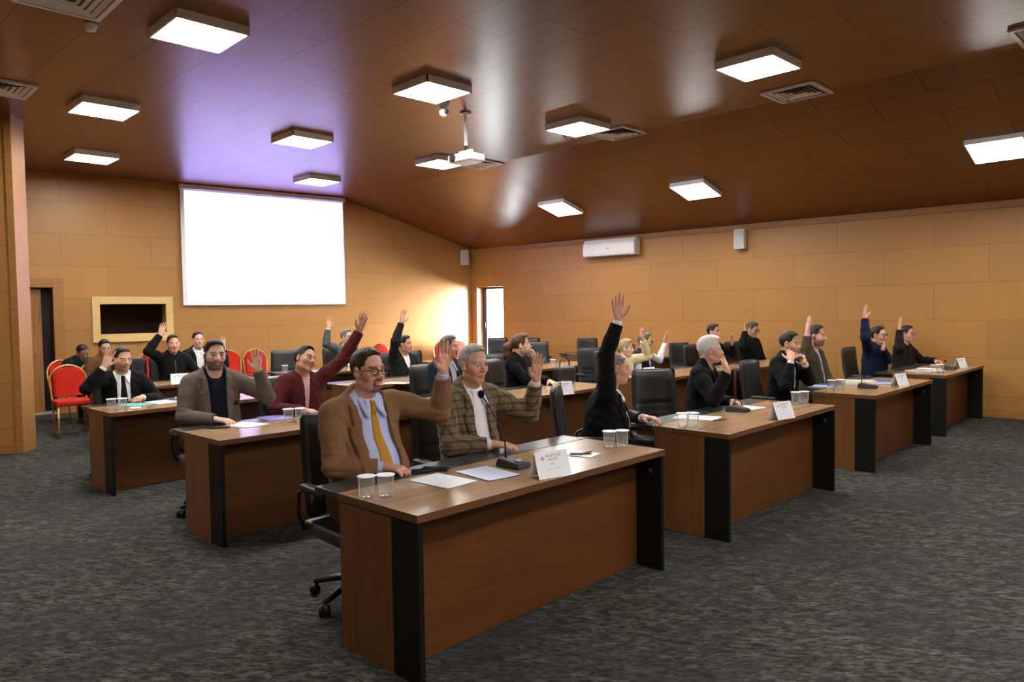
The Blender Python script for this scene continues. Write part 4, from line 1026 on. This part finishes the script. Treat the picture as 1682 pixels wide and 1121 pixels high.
    def collar_ring(R_, r_, tilt=.35, drop=.03):
        pts = []
        for k in range(17):
            a = 2 * math.pi * k / 16; pts.append(cneck + X0 * R_ * math.sin(a) + Y0 * (R_ * 1.02 * math.cos(a) - .006) + U0 * (.022 - drop * max(0, math.cos(a)) - .0))
        return [('c', pts[k], pts[k + 1], r_, r_, .012) for k in range(16)]
    if shirt is not None:
        fs = Field(*bounds(torso, .03), hg); union(fs, torso, .006)
        if collar:
            union(fs, collar_ring(.061, .012), 0, .008); up_ = [('c', q_[1] + U0 * .026, q_[2] + U0 * .026, .0115, .0115, .008) for q_ in collar_ring(.060, .01)]; union(fs, up_, 0, .006)
            fz_ = chest_y * .74 + .075 * belly * .25 + .020
            for s in ((-1, 1) if openw is None or openw[1] > .046 else ()): union(fs, [('c', T(s * .022, 1.05, .070), T(s * .050, .925, fz_ + .004), .015, .009, .004), ('c', T(s * .052, 1.06, .042), T(s * .054, .935, fz_), .015, .009, .004)])
        smat = shirt if not isinstance(shirt, tuple) else fabric('shirt_%s' % key, shirt, .8, .12, .06)
        r_ = nets(fs, 'shirt', smat); sh = link('shirt', r_[0], root)
        if tie is not None:
            u, v, w = tcoords(fs); tw = np.interp(w, [.1, .35, .93, 1.0], [.035, .042, .020, .017])
            reg = np.maximum(np.maximum(np.abs(u) - tw, (.12 - w) * L), np.maximum((w - 1.0) * L, -v))
            ft = Field(fs.lo, fs.lo + fs.h * (fs.n - 1), fs.h); ft.F = np.maximum(fs.F - .006, reg).astype(np.float32)
            union(ft, [('c', T(0, .965, .100), T(0, 1.045, .078), .014, .021, .008)])
            link('tie', nets(ft, 'tie', fabric('tie_%s' % key, tie, .55, .1, .1))[0], root)
    if jacket is not None:
        mat = jacket if not isinstance(jacket, tuple) else fabric('jacket_%s' % key, jacket, .85, .6, .16)
        fj = Field(loT, hiT, hg); jt = [p for p in torso]; union(fj, jt, .020)
        u, v, w = tcoords(fj)
        fj.F = (fj.F + .0034 * np.sin(w * 30 + 5 * np.sin(u * 17) + 25 * np.abs(u)) * np.sin(u * 26 + v * 20 + w * 6)).astype(np.float32)
        if openw is not None:
            w0, w1, tb = openw; wz = np.interp(w, [tb - .15, tb, tb + .02, .9, 1.0, 1.15], [w0 * .6 + .02 if tb < .1 else 0.0, w0, w0 + .004, w1, w1 + .004, w1 + .02])
            if tb >= .1: wz = np.where(w < tb, -.01, wz)
            pre = fj.F.copy(); wedge = np.maximum(np.abs(u) - wz, -(v - .0)); fj.F = np.maximum(fj.F, -wedge).astype(np.float32)
            if lapel:
                lw = np.interp(w, [tb + .02, tb + .25, .78, .84, .845, 1.02], [.0, .028, .062, .066, .048, .040])
                reg = np.maximum(np.maximum(np.abs(u) - wz - lw, wz - np.abs(u)), np.maximum(-(v - .02), np.maximum((w - 1.05) * L, (tb - w) * L)))
                fj.F = np.minimum(fj.F, np.maximum(pre - .011, reg)).astype(np.float32)
                seam = np.abs(np.abs(u) - wz - lw - .003); fj.F += np.where((v > .02) & (w < 1.0) & (w > tb + .08), .007 * np.exp(-(seam / .0045) ** 2), 0).astype(np.float32)
        if collar or hood:
            ring = collar_ring(.073, .016, .35, .055)
            if hood: ring = collar_ring(.085, .030, .35, .02)
            elif openw is not None: ring = [p for p in ring if (p[1] - cneck) @ Y0 < .035]
            union(fj, ring)
        ja = []
        for sd, (S, E, W, fd) in arms.items():
            e2 = W - fd * (.022 if cuffs else -.004)
            if sleeve_vest is None: ja += [('c', S, S + (E - S) * .35, .062, .056, .03), ('c', S + (E - S) * .3, E, .055, .048, .03), ('c', E, E + (W - E) * .4, .049, .046, .02), ('c', E + (W - E) * .4, e2, .046, .037, .02)]
            else: ja += [('c', S, S + (E - S) * .12, .060, .056, .03)]
        union(fj, ja, .010)
        for sd, (S, E, W, fd) in arms.items():                         # folds gathered at the elbow
            if sleeve_vest is not None: continue
            bx = fj.box(E - .13, E + .13); sl, x, y, z = bx; dd = np.sqrt((x - E[0]) ** 2 + (y - E[1]) ** 2 + (z - E[2]) ** 2)
            ph = (x * (E - S)[0] + y * (E - S)[1] + z * (E - S)[2]) / .285; fj.F[sl] += (.0048 * np.exp(-(dd / .085) ** 2) * np.sin(ph * 32 + 40 * (x + y) + 3 * np.sin(z * 60))).astype(np.float32)
            tip = W - fd * (.022 if cuffs else -.004) + fd * .0; bx = fj.box(tip - .09, tip + .09)
            if bx is not None: sl, x, y, z = bx; pl = (x - tip[0]) * fd[0] + (y - tip[1]) * fd[1] + (z - tip[2]) * fd[2]; nearr = np.sqrt((x - tip[0]) ** 2 + (y - tip[1]) ** 2 + (z - tip[2]) ** 2) < .07; fj.F[sl] = np.where(nearr, np.maximum(fj.F[sl], pl), fj.F[sl])
        r_ = nets(fj, 'jacket', mat); link('jacket' if lapel else 'sweater', r_[0], root)
        if cuffs:
            cm = shirt if (shirt is not None and not isinstance(shirt, tuple)) else fabric('shirt_%s' % key, shirt if shirt is not None else jacket, .8, .12, .06)
            for sd, (S, E, W, fd) in arms.items():
                cp = [('c', W - fd * .07, W + fd * .004, .033, .0325, .01)]; fc = Field(*bounds(cp, .02), min(h, .005)); union(fc, cp); sl, x, y, z = fc.full()
                for t_, sg in ((W + fd * .006, 1), ): fc.F = np.maximum(fc.F, (x - t_[0]) * fd[0] + (y - t_[1]) * fd[1] + (z - t_[2]) * fd[2]).astype(np.float32)
                link('shirt_cuff', nets(fc, 'shirt_cuff', cm)[0], root)
        if sleeve_vest is not None:
            cm = fabric('sleeve_%s' % key, sleeve_vest, .8, .2, .08)
            for sd, (S, E, W, fd) in arms.items():
                cp = [('c', S, E, .058, .050, .02), ('c', E, E + (W - E) * .4, .050, .047, .02), ('c', E + (W - E) * .4, W, .047, .036, .02)]; fc = Field(*bounds(cp, .04), hg); union(fc, cp); link('sleeve', nets(fc, 'sleeve', cm)[0], root)
        if zipc is not None:
            pre = fj.F; reg = np.maximum(np.maximum(np.abs(u) - .008, -v), np.maximum((w - .97) * L, (.0 - w) * L)); fz = Field(fj.lo, fj.lo + fj.h * (fj.n - 1), fj.h); fz.F = np.maximum(pre - .004, reg).astype(np.float32)
            rz = nets(fz, 'zipper', plain('zip_%s' % key, zipc, .4))
            if rz: link('zipper', rz[0], root)
    # trousers and shoes
    ft = Field(*bounds(legs + torso[:1], .03), .013); union(ft, legs[0:3] + legs[4:7] + torso[:1], .012); sl, x, y, z = ft.full(); ft.F = np.maximum(ft.F, .075 - z + 0 * x + 0 * y).astype(np.float32)
    link('trousers', nets(ft, 'trousers', fabric('trousers_%s' % key, trousers, .85, .3, .12))[0], root)
    for s in (-1, 1):
        sp = [('c', V3(s * .12, .36, .055), V3(s * .125, .44, .055), .045, .045, .03), ('e', V3(s * .13, .51, .038), V3(.046, .085, .036), I3, .03)]
        fk = Field(*bounds(sp, .02), .008); union(fk, sp); sl, x, y, z = fk.full(); fk.F = np.maximum(fk.F, .003 - z + 0 * x + 0 * y).astype(np.float32)
        link('shoe', nets(fk, 'shoe', M_leather)[0], root)
    if glasses is not None:
        gm = plain('spectacle_frame_%s' % key, glasses, .3); g = MB()
        Mh = lambda x, y, z: Vector(HP(x, y, z))
        for s in (-1, 1):
            pts = []
            for k in range(20):
                a = 2 * math.pi * k / 20; cx, cz = math.cos(a), math.sin(a); ex = abs(cx) ** .6 * math.copysign(1, cx) * .0245; ez = abs(cz) ** .6 * math.copysign(1, cz) * .0165
                pts.append(Mh(s * .0345 + ex, .1005 - .12 * abs(ex + 0) * (1 if s * ex > 0 else 0), .002 + ez))
            g.tube(pts, .0031, 6, True)
        g.tube([Mh(-.011, .1005, .006), Mh(0, .104, .008), Mh(.011, .1005, .006)], .002, 6)
        for s in (-1, 1): g.tube([Mh(s * .059, .096, .008), Mh(s * .078, .080, .010), Mh(s * .082, .02, .010), Mh(s * .083, -.012, .004), Mh(s * .080, -.030, -.018)], .0022, 6)
        link('glasses', g.mesh('glasses', gm, True), root)
    if pin is not None:
        cpt = T(*pin[0]); o = MB().ball((0, 0, 0), (.009, .003, .006), 12).obj('lapel_pin', plain('pin_gold', (.75, .6, .25), .25, 1), root, tuple(cpt), 0, True)
    if square is not None:
        cpt = T(*square[0]); MB().prism([(-.02, -.004), (.022, -.004), (.022, .004), (-.02, .004)], 0, .035).obj('pocket_square', fabric('square_%s' % key, square[1]), root, tuple(cpt), 0)
    if watch is not None:
        S, E, W, fd = arms[watch]; a1 = nrm(np.cross(fd, V3(0, 0, 1))); a2 = np.cross(a1, fd); c = W - fd * .012
        MB().tube([tuple(c + a1 * .031 * math.cos(2 * math.pi * k / 16) + a2 * .028 * math.sin(2 * math.pi * k / 16)) for k in range(16)], .0065, 6, True).obj('watch_strap', plain('watch_gold', (.45, .30, .14), .35, .7), root, smooth=True)
        MB().ball(tuple(c + a2 * .033), (.017, .017, .007), 14).obj('watch_case', plain('watch_silver', (.6, .55, .45), .25, .9), root, smooth=True)
    return root, loc, yaw, arms
def hair_mat(c):
    nm = 'hair_%.3f_%.3f' % (c[0], c[2])
    if nm in MATS: return MATS[nm]
    b = NB(nm); v = b.noise(b.coords(scale=(1, .35, 1)), 110, 3)
    b.col(b.mix(mul(c, .55), mul(c, 1.5), v)); b.bump(v, .5, .006); MATS[nm] = b.set(.5, 0, .35); return MATS[nm]

BLK = (.012, .012, .013)
W_ = lambda *a: (a[0], a[1], 'w', *a[2:])
Lc = lambda *a: (a[0], a[1], 'l', *a[2:])
M_plaid = plaid_fabric('jacket_plaid', (.150, .105, .060), (.035, .024, .016), (.30, .23, .14))
PEOPLE = [
 dict(key='tan', label='person in tan-brown jacket, light blue shirt and mustard tie, glasses, open hand raised', top=(-.798, 4.069, 1.422), phi=-48, psi=-38,
      hands=[W_('L', (-.391, 4.166, 1.267), 'up', {'spread': .10, 'curl': .09, 'n': (.1, 1, 0)}), W_('R', (-.703, 3.921, .792), 'desk', {'curl': .5})], hair='short', hairc=(.040, .024, .012), skin='red', h=.0042, bulk=1.14, belly=.85,
      beard=((.04, .02, .015), .78, 'goatee'), jacket=(.235, .122, .062), shirt=(.48, .55, .86), tie=(.46, .24, .03), openw=(.105, .085, -.1), glasses=(.04, .012, .008), trousers=(.215, .11, .056), spread=.22, pin=((-.125, .80, .118),), lean=4),
 dict(key='plaid', label='person with grey hair in brown plaid jacket, hand raised, behind the gooseneck microphone', top=(-.247, 4.673, 1.406), phi=-51, psi=-48,
      hands=[W_('L', (.15, 4.764, 1.156), 'up', {'spread': .15, 'n': (.1, 1, 0)}), W_('R', (-.141, 4.538, .792), 'desk', {'tilt': (-.5, 0, 0)})], hair='full', hairc=(.36, .36, .33), skin='tan', h=.0045, bulk=1.06, belly=.45, jacket=M_plaid, shirt=(.74, .73, .78), openw=(.045, .055, -.1), headpitch=-2, lean=7),
 dict(key='blazer', label='person with dark beard in grey-brown blazer over navy sweater, hand raised, wearing a watch', top=(-2.414, 5.997, 1.416), phi=-55, psi=-54,
      hands=[W_('L', (-2.087, 6.055, 1.149), 'up', {'tilt': (-.12, 0, 0)}), W_('R', (-2.351, 5.791, .792), 'desk', {'tilt': (-.5, 0, 0)})], hairc=(.014, .010, .008), skin='fair', h=.0055, bulk=1.08, belly=.4, beard=((.03, .018, .013), .75, 'full'),
      jacket=(.135, .108, .085), shirt=(.009, .012, .026), openw=(.055, .068, -.1), collar=False, cuffs=False, watch='R', pin=((-.115, .80, .115),), square=((-.135, .62, .125), (.02, .02, .03)), headroll=-3),
 dict(key='burgundy', label='person in burgundy jacket with head tilted back, arm stretched up behind the man in tan', top=(-1.857, 6.607, 1.329), phi=-48, psi=-28,
      hands=[W_('L', (-1.435, 6.925, 1.43), 'up', {'pole': (-.9, .2, -.2)}), Lc('R', (.12, .36, .79), 'desk')], hairc=(.014, .010, .009), skin='olive', h=.006, hl=.022, jacket=(.085, .014, .016), shirt=(.72, .45, .48), openw=(.010, .028, .40), lapel=False, cuffs=False, headroll=-22, headpitch=6, side=-6),
 dict(key='suit', label='person in black suit and black tie on the left, palm raised beside the face', top=(-3.972, 7.521, 1.303), phi=-54, psi=-36,
      hands=[W_('R', (-4.02, 7.265, 1.112), 'up', {'spread': .14}), W_('L', (-3.739, 7.43, .79), 'desk', {'curl': .8})], hairc=(.022, .014, .009), skin='tan', h=.0065, beard=((.06, .03, .02), .4, 'full'), jacket=(.005, .005, .006), shirt=(.80, .80, .80), tie=(.005, .005, .006), openw=(.06, .062, -.1), headpitch=-6),
 dict(key='black', label='smiling person in black zipped jacket with right arm straight up before the control booth window', top=(-4.625, 10.089, 1.351), phi=-50, psi=-55,
      hands=[W_('R', (-4.711, 9.886, 1.342), 'up'), Lc('L', (-.15, .36, .79), 'desk')], hairc=(.03, .019, .012), skin='tan', jacket=(.005, .0055, .006), openw=None, lapel=False, cuffs=False, zipc=(.05, .05, .05), collar=True),
 dict(key='scarf', label='person in dark jacket with white collar, half hidden behind the bearded man in blazer', top=(-4.689, 11.046, 1.366), phi=-45, psi=-50, hands=[W_('L', (-4.4, 11.264, 1.10), 'up')], hairc=(.05, .02, .012), skin='fair', jacket=(.012, .012, .018), shirt=(.78, .78, .80), openw=(.04, .06, .3), h=.009),
 dict(key='hood', label='person in dark green hooded jacket bent forward beside the lone red chair', top=(-6.54, 11.24, 1.238), phi=-25, psi=-32, hands=[Lc('R', (.1, .34, .70), 'desk'), Lc('L', (-.1, .34, .70), 'desk')], hairc=(.012, .011, .012), skin='dark', jacket=(.006, .016, .014), openw=None, lapel=False, cuffs=False, hood=True, lean=26, headfwd=.09, headpitch=-28, h=.009),
 dict(key='brown', label='person in brown jacket behind the raised palm of the black-suited man', top=(-5.94, 10.77, 1.285), phi=-40, psi=-45, hands=[], hairc=(.012, .010, .010), skin='olive', jacket=(.14, .065, .022), openw=None, lapel=False, cuffs=False, lean=12, h=.009, headpitch=-12),
 dict(key='grey', label='person with grey hair and glasses in grey suit, hand raised below the screen corner', top=(-2.705, 12.096, 1.346), phi=-45, psi=-30, hands=[W_('R', (-2.93, 11.801, 1.367), 'up')], hair='full', hairc=(.17, .17, .165), skin='red', jacket=(.085, .098, .095), shirt=(.7, .68, .68), openw=(.035, .055, .35), glasses=(.02, .02, .02), h=.008),
 dict(key='charcoal', label='person in charcoal sweater with white collar, right arm straight up', top=(-1.479, 10.212, 1.293), phi=-42, psi=-22, hands=[W_('R', (-1.502, 10.05, 1.455), 'up')], hairc=(.010, .009, .008), skin='olive', jacket=(.012, .014, .014), shirt=(.72, .72, .72), openw=(.012, .045, .72), lapel=False, cuffs=False, h=.007),
 dict(key='navy', label='person in navy jacket mostly hidden between the tan and the plaid jackets', top=(-.663, 7.824, 1.363), phi=-40, psi=-18, hands=[], hairc=(.10, .075, .05), skin='red', jacket=(.012, .018, .034), shirt=(.5, .5, .6), openw=(.03, .05, .3), h=.007),
 dict(key='woman', label='person with brown ponytail in black top, seen in profile behind the plaid jacket man', top=(.107, 8.599, 1.34), phi=-32, psi=-4, hands=[Lc('L', (-.10, .40, .79), 'desk'), Lc('R', (.02, .30, 1.03), 'face', {'to': (.02, .09, -.06)})], hair='long', hairc=(.075, .036, .016), skin='fair', jacket=(.004, .004, .0045), openw=None, lapel=False, cuffs=False, collar=False, bulk=.88, h=.0065, headpitch=2),
 dict(key='back', label='person in black jacket seen from behind with arm stretched highest in the room', top=(.79, 5.60, 1.30), phi=-10, psi=-2, hands=[W_('R', (.775, 5.40, 1.527), 'up', {'n': (1, .25, 0), 'tilt': (-.1, -.25, .3), 'pole': (.2, -1, 0)}), W_('L', (.98, 5.55, .792), 'desk')], hair='thin', hairc=(.20, .15, .13), skin='red', jacket=(.0055, .0055, .006), shirt=(.78, .80, .80), openw=(.13, .085, -.1), h=.005, bulk=1.1, belly=.6, headpitch=-4, lean=11, headfwd=.05),
 dict(key='cream', label='person in cream jacket with raised hand, partly hidden by the black raised arm', top=(1.553, 10.083, 1.20), phi=-40, psi=-20, hands=[W_('L', (1.80, 10.15, 1.17), 'up')], hair='long', hairc=(.34, .25, .12), skin='fair', jacket=(.66, .60, .36), openw=None, lapel=False, cuffs=False, bulk=.9, h=.008),
 dict(key='vest', label='person in navy vest over white sleeves with a raised hand', top=(1.882, 10.426, 1.272), phi=-35, psi=-18, hands=[W_('L', (2.23, 10.80, 1.085), 'up')], hairc=(.10, .085, .06), skin='red', jacket=(.014, .018, .050), shirt=(.76, .77, .82), openw=(.02, .04, .5), lapel=False, cuffs=False, sleeve_vest=(.72, .72, .78), glasses=(.01, .01, .01), bulk=.92, h=.008),
 dict(key='white', label='white-haired person in black jacket holding a hand before the mouth', top=(1.753, 6.548, 1.372), phi=-28, psi=-14, hands=[W_('R', (1.80, 6.18, 1.065), 'face', {'to': (.02, .115, .02), 'curl': .12, 'n': (-.3, -1, 0)}), W_('L', (1.907, 6.42, .792), 'desk', {'curl': .8})], hair='full', hairc=(.62, .61, .58), skin='tan', jacket=(.007, .007, .008), shirt=(.20, .22, .30), openw=(.03, .045, .2), h=.0052, lean=10, cuffs=False),
 dict(key='dark', label='dark-haired person in black behind the white-haired man, one hand raised low', top=(3.09, 11.32, 1.367), phi=-45, psi=-45, hands=[W_('L', (3.34, 11.22, 1.047), 'up')], hairc=(.012, .011, .012), skin='olive', jacket=(.005, .005, .0055), openw=None, lapel=False, cuffs=False, h=.009),
 dict(key='darker', label='person in dark clothes looking down with a hand raised at the temple', top=(3.92, 12.05, 1.376), phi=-50, psi=-50, hands=[W_('R', (3.72, 11.79, 1.218), 'up')], hairc=(.035, .028, .022), skin='olive', jacket=(.005, .006, .006), openw=None, lapel=False, cuffs=False, headpitch=-16, h=.009, glasses=(.02, .02, .02), bulk=1.1),
 dict(key='fist', label='person in black suit resting chin on a fist and cheek on the other hand', top=(2.91, 7.746, 1.359), phi=-45, psi=-42, hands=[W_('R', (2.83, 7.50, 1.055), 'face', {'to': (.082, .045, .0), 'curl': .3}), W_('L', (3.00, 7.56, 1.020), 'face', {'to': (-.005, .11, -.075), 'curl': 1.1})], hairc=(.014, .011, .010), skin='tan', jacket=(.006, .006, .007), shirt=(.72, .74, .78), openw=(.03, .045, .0), h=.006, lean=12, headpitch=-5),
 dict(key='olive', label='person with beard in olive-brown jacket, right hand raised beside the head', top=(3.442, 8.373, 1.403), phi=-45, psi=-36, hands=[W_('R', (3.22, 8.05, 1.309), 'up', {'n': (-.7, .7, 0)})], hairc=(.03, .019, .012), skin='red', beard=((.06, .03, .018), .7, 'full'), jacket=(.066, .054, .034), shirt=(.45, .47, .52), openw=(.035, .045, .1), h=.0065, belly=.4),
 dict(key='sweater', label='person in navy sweater with raised arm, other hand over the mouth', top=(4.932, 9.947, 1.333), phi=-48, psi=-52, hands=[W_('R', (4.66, 9.76, 1.432), 'up', {'spread': .25}), W_('L', (4.87, 9.70, 1.035), 'face', {'to': (-.0, .10, -.05), 'curl': .7})], hairc=(.013, .010, .010), skin='tan', jacket=(.008, .014, .038), openw=None, lapel=False, cuffs=False, collar=False, h=.0075, bulk=1.12, glasses=(.02, .02, .02)),
 dict(key='maroon', label='person in dark jacket over maroon shirt at the far right, hand raised', top=(5.802, 10.854, 1.31), phi=-48, psi=-54, hands=[W_('R', (5.56, 10.60, 1.248), 'up', {'n': (-.6, .8, 0)}), Lc('L', (-.20, .40, .79), 'desk')], hairc=(.022, .014, .010), skin='red', jacket=(.018, .014, .012), shirt=(.06, .012, .018), openw=(.05, .055, -.1), glasses=(.02, .02, .02), h=.0085, cuffs=False),
]
CH = {'tan': 'man in the tan jacket', 'plaid': 'man in the plaid jacket', 'blazer': 'bearded man in grey-brown blazer', 'burgundy': 'man in burgundy', 'suit': 'man in black suit and tie on the left', 'black': 'smiling man in black zipped jacket',
      'grey': 'grey-suited man with glasses', 'charcoal': 'man in charcoal sweater', 'navy': 'hidden man in navy jacket', 'woman': 'woman with the ponytail', 'back': 'man seen from behind with the highest arm', 'cream': 'person in cream', 'vest': 'person in navy vest',
      'white': 'white-haired man', 'dark': 'dark-haired person in black behind the white-haired man', 'darker': 'person in dark clothes looking down', 'fist': 'man resting chin on fist', 'olive': 'man in olive jacket', 'sweater': 'man in navy sweater', 'maroon': 'man with maroon shirt', 'scarf': 'person with white collar behind the blazer man'}
for spec in PEOPLE:
    rt_, loc_, yaw_, arms_ = person(**spec)
    k = spec['key']
    if k == 'white': continue
    if k in ('hood', 'brown'):
        o = dup(rc0, (loc_[0], loc_[1], 0), yaw_, 'red banquet chair under the person in %s' % ('dark green hooded jacket' if k == 'hood' else 'brown jacket behind the raised palm'), 'chair', 'red banquet chairs')
    else:
        dx = -.02; chair(loc_[0] - math.sin(yaw_) * dx, loc_[1] + math.cos(yaw_) * dx, yaw_, 'black office chair that the %s sits on' % CH[k])
